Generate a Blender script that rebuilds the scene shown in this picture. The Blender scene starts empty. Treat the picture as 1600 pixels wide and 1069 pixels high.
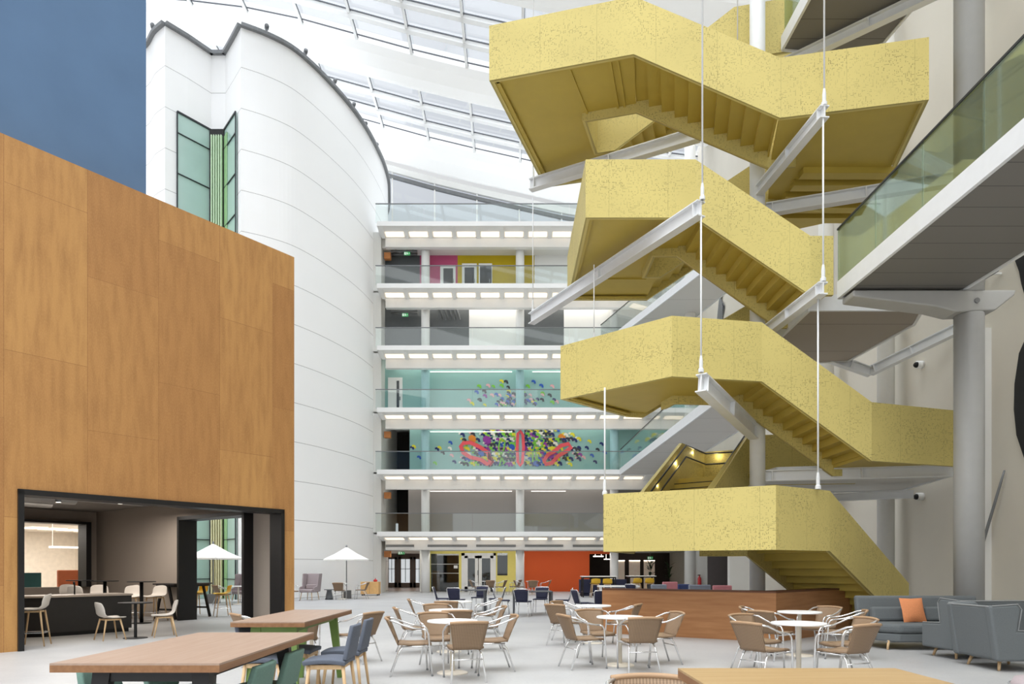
import bpy, math, random
from mathutils import Vector, Matrix
PI = math.pi
SC = bpy.context.scene
COL = SC.collection
RND = random.Random(7)

# ------------------------------------------------------------------ camera
F, EYE, HV = 1067.0, 1.47, 887.0          # focal length in px, eye height, horizon row (1600x1069 frame)
cam_d = bpy.data.cameras.new('camera'); cam = bpy.data.objects.new('camera', cam_d); COL.objects.link(cam)
cam.location = (0, 0, EYE); cam.rotation_euler = (PI/2, 0, 0)
cam_d.sensor_width = 36; cam_d.lens = 36*F/1600; cam_d.shift_y = (HV-534.5)/1600; cam_d.clip_start = .05; cam_d.clip_end = 500
SC.camera = cam
# ------------------------------------------------------------------ sky, exposure
SC.view_settings.view_transform = 'Standard'; SC.view_settings.look = 'None'; SC.view_settings.gamma = 1
SC.view_settings.use_curve_mapping = False
SC.view_settings.exposure = -0.58
world = bpy.data.worlds.new('overcast_sky'); SC.world = world; world.use_nodes = True
wn, wl = world.node_tree.nodes, world.node_tree.links
for n in list(wn): wn.remove(n)
wo = wn.new('ShaderNodeOutputWorld'); wb = wn.new('ShaderNodeBackground'); wt = wn.new('ShaderNodeTexCoord')
wdot = wn.new('ShaderNodeVectorMath'); wdot.operation = 'DOT_PRODUCT'; wdot.inputs[1].default_value = (-.35, -.92, .1)
wr = wn.new('ShaderNodeMapRange'); wr.inputs['From Min'].default_value = -1; wr.inputs['From Max'].default_value = 1
wr.inputs['To Min'].default_value = .62; wr.inputs['To Max'].default_value = 3.3
wsep = wn.new('ShaderNodeSeparateXYZ'); wr2 = wn.new('ShaderNodeMapRange')
wr2.inputs['From Min'].default_value = -.1; wr2.inputs['From Max'].default_value = .55
wr2.inputs['To Min'].default_value = .40; wr2.inputs['To Max'].default_value = 1.2
wr3 = wn.new('ShaderNodeMapRange'); wr3.inputs['From Min'].default_value = .66; wr3.inputs['From Max'].default_value = .95
wr3.inputs['To Min'].default_value = 0; wr3.inputs['To Max'].default_value = 4.4
wad = wn.new('ShaderNodeMath'); wad.operation = 'ADD'
wl.new(wsep.outputs['Z'], wr3.inputs['Value']); wl.new(wr2.outputs['Result'], wad.inputs[0]); wl.new(wr3.outputs['Result'], wad.inputs[1])
wm = wn.new('ShaderNodeMath'); wm.operation = 'MULTIPLY'
wb.inputs['Color'].default_value = (.965, .985, 1.0, 1)
wl.new(wt.outputs['Generated'], wdot.inputs[0]); wl.new(wdot.outputs['Value'], wr.inputs['Value'])
wl.new(wt.outputs['Generated'], wsep.inputs[0]); wl.new(wsep.outputs['Z'], wr2.inputs['Value'])
wl.new(wr.outputs['Result'], wm.inputs[0]); wl.new(wad.outputs[0], wm.inputs[1])
wl.new(wm.outputs[0], wb.inputs['Strength']); wl.new(wb.outputs[0], wo.inputs['Surface'])

def lamp(name, kind, loc, energy, color=(1, 1, 1), size=1, rot=(0, 0, 0), sy=None, spot=1.2):
    d = bpy.data.lights.new(name, kind); d.energy = energy; d.color = color
    if kind == 'AREA':
        d.size = size
        if sy: d.shape = 'RECTANGLE'; d.size_y = sy
    elif kind == 'SPOT': d.spot_size = spot; d.spot_blend = .6; d.shadow_soft_size = size
    else: d.shadow_soft_size = size
    o = bpy.data.objects.new(name, d); COL.objects.link(o); o.location = loc; o.rotation_euler = rot
    return o

# ------------------------------------------------------------------ materials
def lin(c):
    c /= 255.0
    return c/12.92 if c <= .04045 else ((c+.055)/1.055)**2.4
def rgb(r, g, b): return (lin(r), lin(g), lin(b), 1)
class NT:
    def __init__(s, name):
        s.m = bpy.data.materials.new(name); s.m.use_nodes = True
        s.n, s.l = s.m.node_tree.nodes, s.m.node_tree.links
        s.b = s.n['Principled BSDF']; s.out = s.n['Material Output']
    def new(s, t, **k):
        n = s.n.new(t)
        for a, v in k.items(): setattr(n, a, v)
        return n
    def put(s, sock, v):
        if hasattr(v, 'node'): s.l.new(v, sock)
        else: sock.default_value = v
    def math(s, op, a, b=0.0, c=None):
        n = s.new('ShaderNodeMath', operation=op); s.put(n.inputs[0], a); s.put(n.inputs[1], b)
        if c is not None: s.put(n.inputs[2], c)
        return n.outputs[0]
    def mix(s, fac, a, b):
        n = s.new('ShaderNodeMix', data_type='RGBA'); s.put(n.inputs['Factor'], fac); s.put(n.inputs['A'], a); s.put(n.inputs['B'], b)
        return n.outputs['Result']
    def coord(s, kind='Object', scale=(1, 1, 1)):
        t = s.new('ShaderNodeTexCoord'); mp = s.new('ShaderNodeMapping'); s.l.new(t.outputs[kind], mp.inputs['Vector'])
        mp.inputs['Scale'].default_value = scale
        return mp.outputs[0]
    def noise(s, vec, scale=5.0, detail=3.0):
        n = s.new('ShaderNodeTexNoise'); s.put(n.inputs['Vector'], vec); n.inputs['Scale'].default_value = scale; n.inputs['Detail'].default_value = detail
        return n.outputs['Fac']
    def ramp(s, v, a, b):
        n = s.new('ShaderNodeMapRange'); s.put(n.inputs['Value'], v); n.inputs['From Min'].default_value = a; n.inputs['From Max'].default_value = b
        return n.outputs['Result']
    def bump(s, h, st=.2, d=.02):
        n = s.new('ShaderNodeBump'); n.inputs['Strength'].default_value = st; n.inputs['Distance'].default_value = d
        s.put(n.inputs['Height'], h); s.l.new(n.outputs[0], s.b.inputs['Normal'])
MATS = {}
def mat(name, c, rough=.5, metal=0.0, vary=.06, vscale=6.0, emit=0, spec=.4):
    if name in MATS: return MATS[name]
    t = NT(name); col = rgb(*c)
    if vary:
        nz = t.noise(t.coord(), vscale, 4)
        d = tuple(x*(1-vary) for x in col[:3])+(1,); u = tuple(min(1, x*(1+vary)) for x in col[:3])+(1,)
        t.put(t.b.inputs['Base Color'], t.mix(t.ramp(nz, .3, .7), d, u))
    else: t.b.inputs['Base Color'].default_value = col
    t.b.inputs['Roughness'].default_value = rough; t.b.inputs['Metallic'].default_value = metal
    t.b.inputs['Specular IOR Level'].default_value = spec
    if emit:
        t.b.inputs['Emission Color'].default_value = col; t.b.inputs['Emission Strength'].default_value = emit
    MATS[name] = t.m
    return t.m
def glass(name, tint, refl=.06, haze=0.0, hazecol=(235, 240, 240)):
    t = NT(name); t.n.remove(t.b)
    tr = t.new('ShaderNodeBsdfTransparent'); tr.inputs[0].default_value = rgb(*tint)
    gl = t.new('ShaderNodeBsdfGlossy'); gl.inputs['Roughness'].default_value = .03; gl.inputs['Color'].default_value = (1, 1, 1, 1)
    fr = t.new('ShaderNodeLayerWeight'); fr.inputs['Blend'].default_value = .25
    f = t.math('MULTIPLY_ADD', fr.outputs['Fresnel'], .5 if refl > .03 else .08, refl)
    mx = t.new('ShaderNodeMixShader'); t.l.new(f, mx.inputs[0]); t.l.new(tr.outputs[0], mx.inputs[1]); t.l.new(gl.outputs[0], mx.inputs[2])
    res = mx
    if haze:
        df = t.new('ShaderNodeBsdfDiffuse'); df.inputs[0].default_value = rgb(*hazecol)
        m2 = t.new('ShaderNodeMixShader'); m2.inputs[0].default_value = haze
        t.l.new(mx.outputs[0], m2.inputs[1]); t.l.new(df.outputs[0], m2.inputs[2]); res = m2
    t.l.new(res.outputs[0], t.out.inputs['Surface']); MATS[name] = t.m
    return t.m
def wood(name, c1, c2, axis=0, sc=1.0, rough=.45, joints=None):
    t = NT(name); s = [.7*sc, .7*sc, 9*sc] if axis == 'h' else [9*sc]*3
    if axis != 'h': s[axis] = .7*sc
    nz = t.noise(t.coord('Object', tuple(s)), 3.0, 6); n2 = t.noise(t.coord('Object', tuple(x*4 for x in s)), 4.0, 3)
    f = t.math('ADD', t.math('MULTIPLY', t.ramp(nz, .3, .7), .7), t.math('MULTIPLY', n2, .3))
    col = t.mix(f, rgb(*c1), rgb(*c2))
    t.put(t.b.inputs['Base Color'], col); t.b.inputs['Roughness'].default_value = rough; t.b.inputs['Specular IOR Level'].default_value = .3
    t.bump(nz, .05, .01); MATS[name] = t.m
    return t.m
def seams(name, c, axis, pitch, width, dark, rough=.5, offs=0.0, vary=.02):
    """plain surface with thin joint lines every `pitch` metres along one axis (world-sized)."""
    t = NT(name); g = t.new('ShaderNodeNewGeometry'); sp = t.new('ShaderNodeSeparateXYZ'); t.l.new(g.outputs['Position'], sp.inputs[0])
    v = t.math('FRACT', t.math('DIVIDE', t.math('ADD', sp.outputs[axis], offs), pitch))
    m = t.math('LESS_THAN', v, width/pitch)
    nz = t.noise(g.outputs['Position'], .6, 3); b = rgb(*c)
    base = t.mix(t.ramp(nz, .3, .7), tuple(x*(1-vary) for x in b[:3])+(1,), b)
    t.put(t.b.inputs['Base Color'], t.mix(m, base, rgb(*dark))); t.b.inputs['Roughness'].default_value = rough; t.b.inputs['Specular IOR Level'].default_value = .3
    MATS[name] = t.m
    return t.m
def perforated(name, c, dark):
    """yellow sheet steel with a woven pattern of tiny horizontal and vertical slots, in metres of UV."""
    t = NT(name); tc = t.new('ShaderNodeTexCoord'); sp = t.new('ShaderNodeSeparateXYZ'); t.l.new(tc.outputs['UV'], sp.inputs[0])
    def dashes(a, b, seed):
        row = t.math('FLOOR', t.math('MULTIPLY', b, 31.0)); fr = t.math('FRACT', t.math('MULTIPLY', b, 31.0))
        cb = t.new('ShaderNodeCombineXYZ'); t.put(cb.inputs[0], t.math('MULTIPLY', a, 10.0)); t.put(cb.inputs[1], t.math('MULTIPLY', row, 3.71)); cb.inputs[2].default_value = seed
        nz = t.noise(cb.outputs[0], 1.6, 1)
        return t.math('MULTIPLY', t.math('LESS_THAN', fr, .26), t.math('GREATER_THAN', nz, .60))
    d1 = dashes(sp.outputs[0], sp.outputs[1], 1.3); d2 = dashes(sp.outputs[1], sp.outputs[0], 8.9)
    cb = t.new('ShaderNodeCombineXYZ'); t.put(cb.inputs[0], sp.outputs[0]); t.put(cb.inputs[1], sp.outputs[1])
    reg = t.ramp(t.noise(cb.outputs[0], 1.3, 3), .30, .62)
    m = t.math('MULTIPLY', t.math('MULTIPLY', t.math('MAXIMUM', d1, d2), reg), .70)
    pj = t.math('MULTIPLY', t.math('LESS_THAN', t.math('FRACT', t.math('DIVIDE', sp.outputs[0], 1.22)), .006), .35)
    nz2 = t.noise(cb.outputs[0], .8, 4); b = rgb(*c)
    base = t.mix(t.ramp(nz2, .3, .7), tuple(x*.94 for x in b[:3])+(1,), tuple(min(1, x*1.04) for x in b[:3])+(1,))
    t.put(t.b.inputs['Base Color'], t.mix(t.math('MAXIMUM', m, pj), base, rgb(*dark))); t.b.inputs['Roughness'].default_value = .55; t.b.inputs['Specular IOR Level'].default_value = .3
    MATS[name] = t.m
    return t.m
def plywood(name, tones, row, brickw, rough=.5):
    t = NT(name); tc = t.new('ShaderNodeTexCoord'); sp = t.new('ShaderNodeSeparateXYZ'); t.l.new(tc.outputs['Object'], sp.inputs[0])
    cb = t.new('ShaderNodeCombineXYZ'); t.put(cb.inputs[0], t.math('ADD', sp.outputs[2], .55)); t.put(cb.inputs[1], t.math('ADD', sp.outputs[0], 20.0))
    br = t.new('ShaderNodeTexBrick'); t.l.new(cb.outputs[0], br.inputs['Vector']); br.offset = .41; br.squash = 1.0
    for k, v in (('Color1', rgb(*tones[0])), ('Color2', rgb(*tones[1])), ('Mortar', rgb(*tones[2])), ('Scale', 1.0), ('Mortar Size', .004), ('Bias', .0), ('Brick Width', brickw), ('Row Height', row)):
        br.inputs[k].default_value = v
    v2 = t.coord('Object', (7, 7, 1.1)); n1 = t.noise(v2, 1.1, 9); n3 = t.noise(t.coord('Object', (1.6, 1.6, .25)), 1.0, 2); n2 = t.noise(t.coord('Object', (30, 30, 12)), 2.0, 5)
    col = t.mix(t.math('MULTIPLY', t.ramp(n1, .42, .72), .55), t.mix(t.math('MULTIPLY', t.ramp(n3, .4, .7), .5), br.outputs['Color'], rgb(*tones[1])), rgb(*tones[3]))
    col = t.mix(t.math('MULTIPLY', t.ramp(n2, .45, .7), .22), col, rgb(*tones[4]))
    t.put(t.b.inputs['Base Color'], col); t.b.inputs['Roughness'].default_value = rough; t.b.inputs['Specular IOR Level'].default_value = .3
    MATS[name] = t.m
    return t.m
def woven(name, c1, c2, pitch=90.0):
    t = NT(name); w = t.new('ShaderNodeTexWave'); w.inputs['Scale'].default_value = pitch/6.0; w.inputs['Distortion'].default_value = .6
    w.bands_direction = 'X'; t.l.new(t.coord(), w.inputs['Vector'])
    w2 = t.new('ShaderNodeTexWave'); w2.bands_direction = 'Z'; w2.inputs['Scale'].default_value = pitch/3.0; t.l.new(t.coord(), w2.inputs['Vector'])
    f = t.math('ADD', t.math('MULTIPLY', w.outputs['Fac'], .65), t.math('MULTIPLY', w2.outputs['Fac'], .35))
    t.put(t.b.inputs['Base Color'], t.mix(f, rgb(*c1), rgb(*c2))); t.b.inputs['Roughness'].default_value = .6
    t.bump(f, .3, .004); MATS[name] = t.m
    return t.m

WHITE = mat('white_paint', (240, 240, 238), .5, vary=.015, vscale=1)
WALLW = mat('white_wall_plaster', (226, 225, 220), .7, vary=.02, vscale=1)
def fabric(name, c, tr):
    t = NT(name); t.n.remove(t.b); d = t.new('ShaderNodeBsdfDiffuse'); d.inputs[0].default_value = rgb(*c); q = t.new('ShaderNodeBsdfTranslucent'); q.inputs[0].default_value = rgb(*c)
    m = t.new('ShaderNodeMixShader'); m.inputs[0].default_value = tr; t.l.new(d.outputs[0], m.inputs[1]); t.l.new(q.outputs[0], m.inputs[2]); t.l.new(m.outputs[0], t.out.inputs['Surface']); return t.m
ROOFW = fabric('white_roof_lining', (244, 244, 243), .27)
STEEL = mat('white_painted_steel', (226, 228, 230), .4, vary=.02)
GREYM = mat('grey_metal', (126, 128, 130), .4, .3)
MULL = mat('mullion_grey', (80, 82, 86), .4, .2)
DARKM = mat('dark_steel', (52, 54, 58), .4, .3)
BLACK = mat('black_frame', (24, 23, 24), .45)
BLACKT = mat('matt_black', (20, 20, 22), .55)
ALU = mat('aluminium_tube', (222, 222, 222), .25, .75, vary=.02)
YEL = perforated('yellow_perforated_steel', (206, 190, 118), (84, 76, 40))
YELP = mat('yellow_sheet_steel', (190, 168, 78), .5, vary=.04, vscale=2)
BLUE = mat('blue_render', (88, 116, 150), .8, vary=.05, vscale=1.2)
OSB = plywood('warm_plywood_panels', [(188, 142, 86), (166, 119, 72), (134, 92, 58), (140, 97, 58), (204, 160, 104)], 1.32, 2.9)
CTR = wood('counter_plywood', (172, 124, 82), (144, 97, 60), 'h', .6)
CTRD = mat('dark_walnut', (92, 54, 30), .5)
TAUPE = mat('taupe_wall', (178, 166, 154), .8, vary=.03, vscale=.7)
GREYW = mat('grey_wall', (146, 141, 138), .7, vary=.02, vscale=.5)
TEAL = mat('teal_wall', (152, 192, 188), .7, vary=.02, vscale=.5)
TEALC = mat('teal_column', (170, 210, 214), .6, vary=.02)
PINK = mat('pink_wall', (196, 86, 128), .7, vary=.02)
MUST = mat('mustard_wall', (196, 170, 20), .7, vary=.02)
YELW = mat('pale_yellow_wall', (240, 226, 128), .7, vary=.02)
ORNG = mat('orange_wall', (216, 92, 40), .7, vary=.03, vscale=.4)
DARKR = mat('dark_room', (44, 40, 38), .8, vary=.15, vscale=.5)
DARKG = mat('dark_glass', (44, 46, 48), .15, vary=.2, vscale=.6, spec=.5)
SLATE = mat('slate_blind', (92, 96, 98), .5, vary=.04)
BROWNF = mat('brown_door_frame', (104, 92, 84), .5)
DRUMM = seams('white_drum_cladding', (251, 251, 250), 2, 1.86, .022, (168, 166, 164), .45)
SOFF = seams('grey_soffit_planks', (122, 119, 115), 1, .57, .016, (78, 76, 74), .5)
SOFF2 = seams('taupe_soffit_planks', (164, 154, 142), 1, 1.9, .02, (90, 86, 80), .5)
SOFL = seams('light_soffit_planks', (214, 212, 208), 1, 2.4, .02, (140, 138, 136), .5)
TGLASS = mat('teal_tower_glass', (178, 206, 198), .15, vary=.10, vscale=.25, spec=.7)
GRAIL = glass('clear_rail_glass', (247, 251, 250), .035)
GGREEN = glass('green_edge_glass', (218, 230, 222), .05)
SKYG = glass('roof_glass', (240, 244, 250), .02)
WINDG = glass('window_glass', (205, 212, 212), .06)
WTOP = wood('pale_oak_top', (158, 138, 124), (146, 123, 107), 1)
OAK = wood('honey_oak_top', (166, 141, 104), (150, 122, 84), 0)
EDGE = wood('oak_edge', (140, 102, 70), (118, 82, 54), 1)
LEGW = wood('pale_wood_leg', (216, 186, 146), (196, 162, 120), 2)
RATT = woven('tan_woven_cane', (100, 79, 58), (156, 130, 103))
NAVY = mat('navy_fabric', (38, 40, 62), .8, vary=.12, vscale=40)
SHELL = mat('ivory_shell', (226, 218, 208), .5, vary=.02)
YSH = mat('yellow_shell', (226, 180, 50), .5, vary=.03)
GREENF = mat('sage_green_fabric', (98, 126, 116), .85, vary=.06, vscale=60)
BLUEF = mat('slate_blue_fabric', (90, 96, 108), .85, vary=.06, vscale=60)
GREENL = mat('leaf_green_steel', (112, 140, 72), .45, vary=.03)
SOFA = mat('grey_wool', (104, 109, 111), .9, vary=.06, vscale=80)
PIPE = mat('pale_piping', (140, 142, 142), .8)
PILL = mat('terracotta_cushion', (214, 138, 92), .85, vary=.06, vscale=40)
PILG = mat('light_grey_cushion', (168, 170, 164), .9, vary=.05, vscale=40)
MAUVE = mat('mauve_grey_wool', (160, 148, 150), .9, vary=.05, vscale=40)
CANV = mat('white_canvas', (246, 245, 240), .8, vary=.01)
CREAM = mat('cream_metal', (226, 218, 204), .4, vary=.02)
TABW = mat('white_laminate', (242, 242, 240), .3, vary=.01)
LIGHTP = mat('warm_light_panel', (255, 238, 214), .5, vary=0, emit=1.6)
LIGHTC = mat('lamp_face', (255, 246, 232), .5, vary=0, emit=4)
DAYL = mat('daylight_pane', (226, 234, 240), .4, vary=0, emit=.9)
EXITG = mat('exit_green', (70, 168, 100), .4, vary=0, emit=.5)
def floor_mat():
    t = NT('pale_terrazzo'); v = t.coord(); n1 = t.noise(v, .7, 5); n2 = t.noise(v, 26, 3)
    c = t.mix(t.ramp(n1, .3, .7), rgb(168, 168, 169), rgb(184, 184, 183)); c = t.mix(t.math('MULTIPLY', t.ramp(n2, .5, .75), .25), c, rgb(146, 146, 148))
    t.put(t.b.inputs['Base Color'], c); t.b.inputs['Roughness'].default_value = .42; t.b.inputs['Specular IOR Level'].default_value = .35
    return t.m
FLOOR = floor_mat()

# ------------------------------------------------------------------ mesh builder
class MB:
    def __init__(s): s.v, s.f, s.m, s.uv = [], [], [], {}
    def add(s, vs, fs, m=0):
        b = len(s.v); s.v += [tuple(v) for v in vs]
        for f in fs: s.f.append(tuple(b+i for i in f)); s.m.append(m)
        return s
    def box(s, c, d, rz=0, m=0, M=None):
        x, y, z = d[0]/2, d[1]/2, d[2]/2
        pts = [Vector((sx*x, sy*y, sz*z)) for sz in (-1, 1) for sy in (-1, 1) for sx in (-1, 1)]
        R = M if M is not None else Matrix.Rotation(rz, 3, 'Z'); c = Vector(c)
        return s.add([R @ p + c for p in pts], [(0, 2, 3, 1), (4, 5, 7, 6), (0, 1, 5, 4), (1, 3, 7, 5), (3, 2, 6, 7), (2, 0, 4, 6)], m)
    def lim(s, a, b, m=0):     # box by two corners
        return s.box([(a[i]+b[i])/2 for i in range(3)], [abs(b[i]-a[i]) for i in range(3)], m=m)
    def extr(s, poly, vec, m=0):   # extrude a 3D polygon by vec
        n = len(poly); a = [Vector(p) for p in poly]; b = [p+Vector(vec) for p in a]
        fs = [tuple(range(n))[::-1], tuple(range(n, 2*n))]+[(i, (i+1) % n, n+(i+1) % n, n+i) for i in range(n)]
        return s.add(a+b, fs, m)
    def prism(s, poly, z0, z1, m=0): return s.extr([(p[0], p[1], z0) for p in poly], (0, 0, z1-z0), m)
    def bar(s, p, q, w, h, m=0, w2=None, h2=None):  # box beam, w horizontal, h vertical-ish
        p, q = Vector(p), Vector(q); d = (q-p).normalized(); up = Vector((0, 0, 1))
        if abs(d.z) > .95: up = Vector((0, 1, 0))
        x = d.cross(up).normalized(); z = x.cross(d).normalized(); w2 = w2 or w; h2 = h2 or h
        vs = [p+x*a*w/2+z*b*h/2 for b in (-1, 1) for a in (-1, 1)]+[q+x*a*w2/2+z*b*h2/2 for b in (-1, 1) for a in (-1, 1)]
        return s.add(vs, [(0, 1, 3, 2), (4, 6, 7, 5), (0, 4, 5, 1), (1, 5, 7, 3), (3, 7, 6, 2), (2, 6, 4, 0)], m)
    def tube(s, pts, r, n=8, m=0, closed=False):
        pts = [Vector(p) for p in pts]; k = len(pts); rs = r if isinstance(r, (list, tuple)) else [r]*k; vs = []; ref = None
        for i, p in enumerate(pts):
            a = pts[i-1] if (i or closed) else p; b = pts[(i+1) % k] if (i < k-1 or closed) else p
            t = (b-a).normalized()
            if ref is None: ref = Vector((0, 0, 1)) if abs(t.z) < .9 else Vector((1, 0, 0))
            x = t.cross(ref)
            if x.length < 1e-4: x = t.orthogonal()
            x.normalize(); y = x.cross(t).normalized(); ref = y if y.length else ref
            vs += [p+(x*math.cos(2*PI*j/n)+y*math.sin(2*PI*j/n))*rs[i] for j in range(n)]
        fs = []
        for i in range(k if closed else k-1):
            o, q = i*n, ((i+1) % k)*n
            fs += [(o+j, o+(j+1) % n, q+(j+1) % n, q+j) for j in range(n)]
        if not closed: fs += [tuple(range(n))[::-1], tuple(range((k-1)*n, k*n))]
        return s.add(vs, fs, m)
    def lathe(s, prof, c=(0, 0, 0), n=24, m=0):
        vs = []; c = Vector(c)
        for r, z in prof: vs += [c+Vector((max(r, 1e-4)*math.cos(2*PI*j/n), max(r, 1e-4)*math.sin(2*PI*j/n), z)) for j in range(n)]
        fs = []
        for i in range(len(prof)-1): fs += [(i*n+j, i*n+(j+1) % n, (i+1)*n+(j+1) % n, (i+1)*n+j) for j in range(n)]
        fs += [tuple(range(n))[::-1], tuple(range((len(prof)-1)*n, len(prof)*n))]
        return s.add(vs, fs, m)
    def grid(s, rows, m=0):
        a, b = len(rows), len(rows[0]); vs = [p for r in rows for p in r]
        return s.add(vs, [(i*b+j, i*b+j+1, (i+1)*b+j+1, (i+1)*b+j) for i in range(a-1) for j in range(b-1)], m)
    def ball(s, c, r, n=12, m=0, sz=1.0):
        return s.lathe([(r*math.sin(PI*i/8), -r*sz*math.cos(PI*i/8)) for i in range(9)], c, n, m)
    def build(s, name, mats, parent=None, smooth=False, bevel=0, solid=0, sub=0, loc=None, rz=0):
        me = bpy.data.meshes.new(name); vs = s.v; o = bpy.data.objects.new(name, me)
        if parent is not None:
            if parent.get('_w') or WORLD.get(parent.name):
                b = WORLD[parent.name]; vs = [(v[0]-b[0], v[1]-b[1], v[2]-b[2]) for v in vs]
            o.parent = parent
        elif loc is not None: o.location = loc; o.rotation_euler = (0, 0, rz)
        else:
            xs = [v[0] for v in vs]; ys = [v[1] for v in vs]; zs = [v[2] for v in vs]
            b = ((min(xs)+max(xs))/2, (min(ys)+max(ys))/2, min(zs)); o.location = b
            vs = [(v[0]-b[0], v[1]-b[1], v[2]-b[2]) for v in vs]
        me.from_pydata(vs, [], s.f)
        if not isinstance(mats, (list, tuple)): mats = [mats]
        for q in mats: me.materials.append(q)
        for i, p in enumerate(me.polygons): p.material_index = s.m[i]; p.use_smooth = smooth
        if s.uv:
            l = me.uv_layers.new(name='UVMap')
            for i, p in enumerate(me.polygons):
                if i in s.uv:
                    for k, li in enumerate(p.loop_indices): l.data[li].uv = s.uv[i][k]
        COL.objects.link(o)
        if parent is not None and WORLD.get(parent.name): WORLD[o.name] = WORLD[parent.name]
        if solid: d = o.modifiers.new('solid', 'SOLIDIFY'); d.thickness = solid; d.offset = 0
        if sub: d = o.modifiers.new('sub', 'SUBSURF'); d.levels = d.render_levels = sub
        if bevel: d = o.modifiers.new('bevel', 'BEVEL'); d.width = bevel; d.segments = 3; d.limit_method = 'ANGLE'; d.angle_limit = .7
        return o
WORLD = {}
def tag(o, label, cat, group=None):
    o['label'] = label; o['category'] = cat
    if group: o['group'] = group
    return o
def struct(o): o['kind'] = 'structure'; return o
def thing(name, label, cat, loc=(0, 0, 0), rz=0, group=None, world=False):
    o = bpy.data.objects.new(name, None); COL.objects.link(o); o.location = loc; o.rotation_euler = (0, 0, rz); o.empty_display_size = .1
    if world: WORLD[o.name] = tuple(loc)
    return tag(o, label, cat, group)
def dup(root, loc, rz, label, group=None):
    r = root.copy(); COL.objects.link(r); r.location = loc; r.rotation_euler = (0, 0, rz); r['label'] = label
    if group: r['group'] = group
    for ch in root.children:
        c = ch.copy(); COL.objects.link(c); c.parent = r
        for g in ch.children:
            d = g.copy(); COL.objects.link(d); d.parent = c
    return r
class Maker:
    """first call places the source itself, later calls place copies of it and all its parts"""
    def __init__(s, fn): s.fn, s.src = fn, None
    def __call__(s, x, y, rz, label, group=None, z=0):
        if s.src is None:
            s.src = s.fn(); r = s.src; r.location = (x, y, z); r.rotation_euler = (0, 0, rz); r['label'] = label
            if group: r['group'] = group
            return r
        return dup(s.src, (x, y, z), rz, label, group)
def P(u, v, Y): return ((u-800)/F*Y, Y, EYE+(HV-v)/F*Y)
def G(u, v):
    Y = EYE*F/(v-HV)
    return ((u-800)/F*Y, Y)
def face(x, y, tx, ty): return math.atan2(ty-y, tx-x)-PI/2    # turn local +Y towards (tx, ty)

# ================================================================== LARGE STRUCTURE
fl = MB(); fl.lim((-40, -8, -.3), (11.2, 60, 0)); struct(fl.build('floor', FLOOR))
# --- roof: a shallow vault, white deep bands with glazed bands between them
GX = [(-40, 30.4), (-26, 31.0), (-19.2, 30.96), (-16.9, 30.75), (-14, 30.4), (-11.1, 29.8), (-8.2, 29.0), (-5.3, 28.2), (-2.4, 27.5), (.5, 26.85), (3.4, 26.2), (6.3, 25.7), (9.2, 25.25), (11.2, 25.0)]
def gz(x):
    for (a, b), (c, d) in zip(GX, GX[1:]):
        if x <= c: return b+(d-b)*(x-a)/(c-a)
    return GX[-1][1]
XS = [-40, -33, -28]+[-25.6+2.9*i for i in range(13)]+[11.1]
BANDS = [(-2, .5), (5.3, 7.8), (12.6, 15.1), (19.9, 22.4), (28.5, 31.2), (36.0, 38.5), (43.3, 46.5)]
ro = MB()
for (a, b) in BANDS:
    xs = [x/2 for x in range(-80, 23)]
    prof = [(a, .30), (a+.25, 0.0), (a+.9, -.28), (b-.9, -.28), (b-.25, 0.0), (b, .30)]
    rows = [[(x, y, gz(x)+dz) for (y, dz) in prof] for x in xs]; ro.grid(rows)
    rows = [[(x, a, gz(x)+.3), (x, a, gz(x)+.9), (x, b, gz(x)+.9), (x, b, gz(x)+.3)] for x in xs]; ro.grid(rows)
struct(ro.build('ceiling', ROOFW, smooth=False))
mu = MB(); mm = MB()
for (a, b) in zip(BANDS[2:], BANDS[3:]):
    y0, y1 = a[1], b[0]; n = 3
    for x in XS:
        mu.bar((x, y0, gz(x)+.42), (x, y1, gz(x)+.42), .12, .24); mm.bar((x+.09, y0, gz(x+.09)+.44), (x+.09, y1, gz(x+.09)+.44), .025, .06)
    for k in range(1, n+1):
        y = y0+(y1-y0)*k/n
        for x0, x1 in zip(XS, XS[1:]):
            if k < n: mu.bar((x0, y, gz(x0)+.36), (x1, y, gz(x1)+.36), .30, .2)
            mm.bar((x0, y-.2, gz(x0)+.46), (x1, y-.2, gz(x1)+.46), .035, .06)
for i, (a, b) in enumerate(zip(BANDS[2:], BANDS[3:])):
    g_ = MB()
    for x0, x1 in zip(XS, XS[1:]): g_.add([(x0, a[1], gz(x0)+.56), (x1, a[1], gz(x1)+.56), (x1, b[0], gz(x1)+.56), (x0, b[0], gz(x0)+.56)], [(0, 1, 2, 3)])
    struct(g_.build('window_%d' % (i+1), SKYG))
struct(mu.build('trim_1', ROOFW)); struct(mm.build('trim_2', MULL))
# gable glazing above the top gallery
gb = MB(); gd = MB()
YG = 46.8
for x0, x1 in zip(XS, XS[1:]):
    if x0 < -12: continue
    gd.bar((x0, YG, gz(x0)-.75), (x1, YG, gz(x1)-.75), .2, .22)
    gb.bar((x1, YG, 21), (x1, YG, gz(x1)-.1), .09, .12)
    gb.bar((x0, YG, gz(x0)-.25), (x1, YG, gz(x1)-.25), .25, .4)
struct(gb.build('trim_3', WHITE)); struct(gd.build('trim_4', GREYM))
gw = MB(); gw.add([(-12, YG+.1, 21), (11, YG+.1, 21), (11, YG+.1, gz(11)), (5, YG+.1, gz(5)), (-2, YG+.1, gz(-2)), (-12, YG+.1, gz(-12))], [tuple(range(6))]); struct(gw.build('window_9', SKYG))

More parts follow.
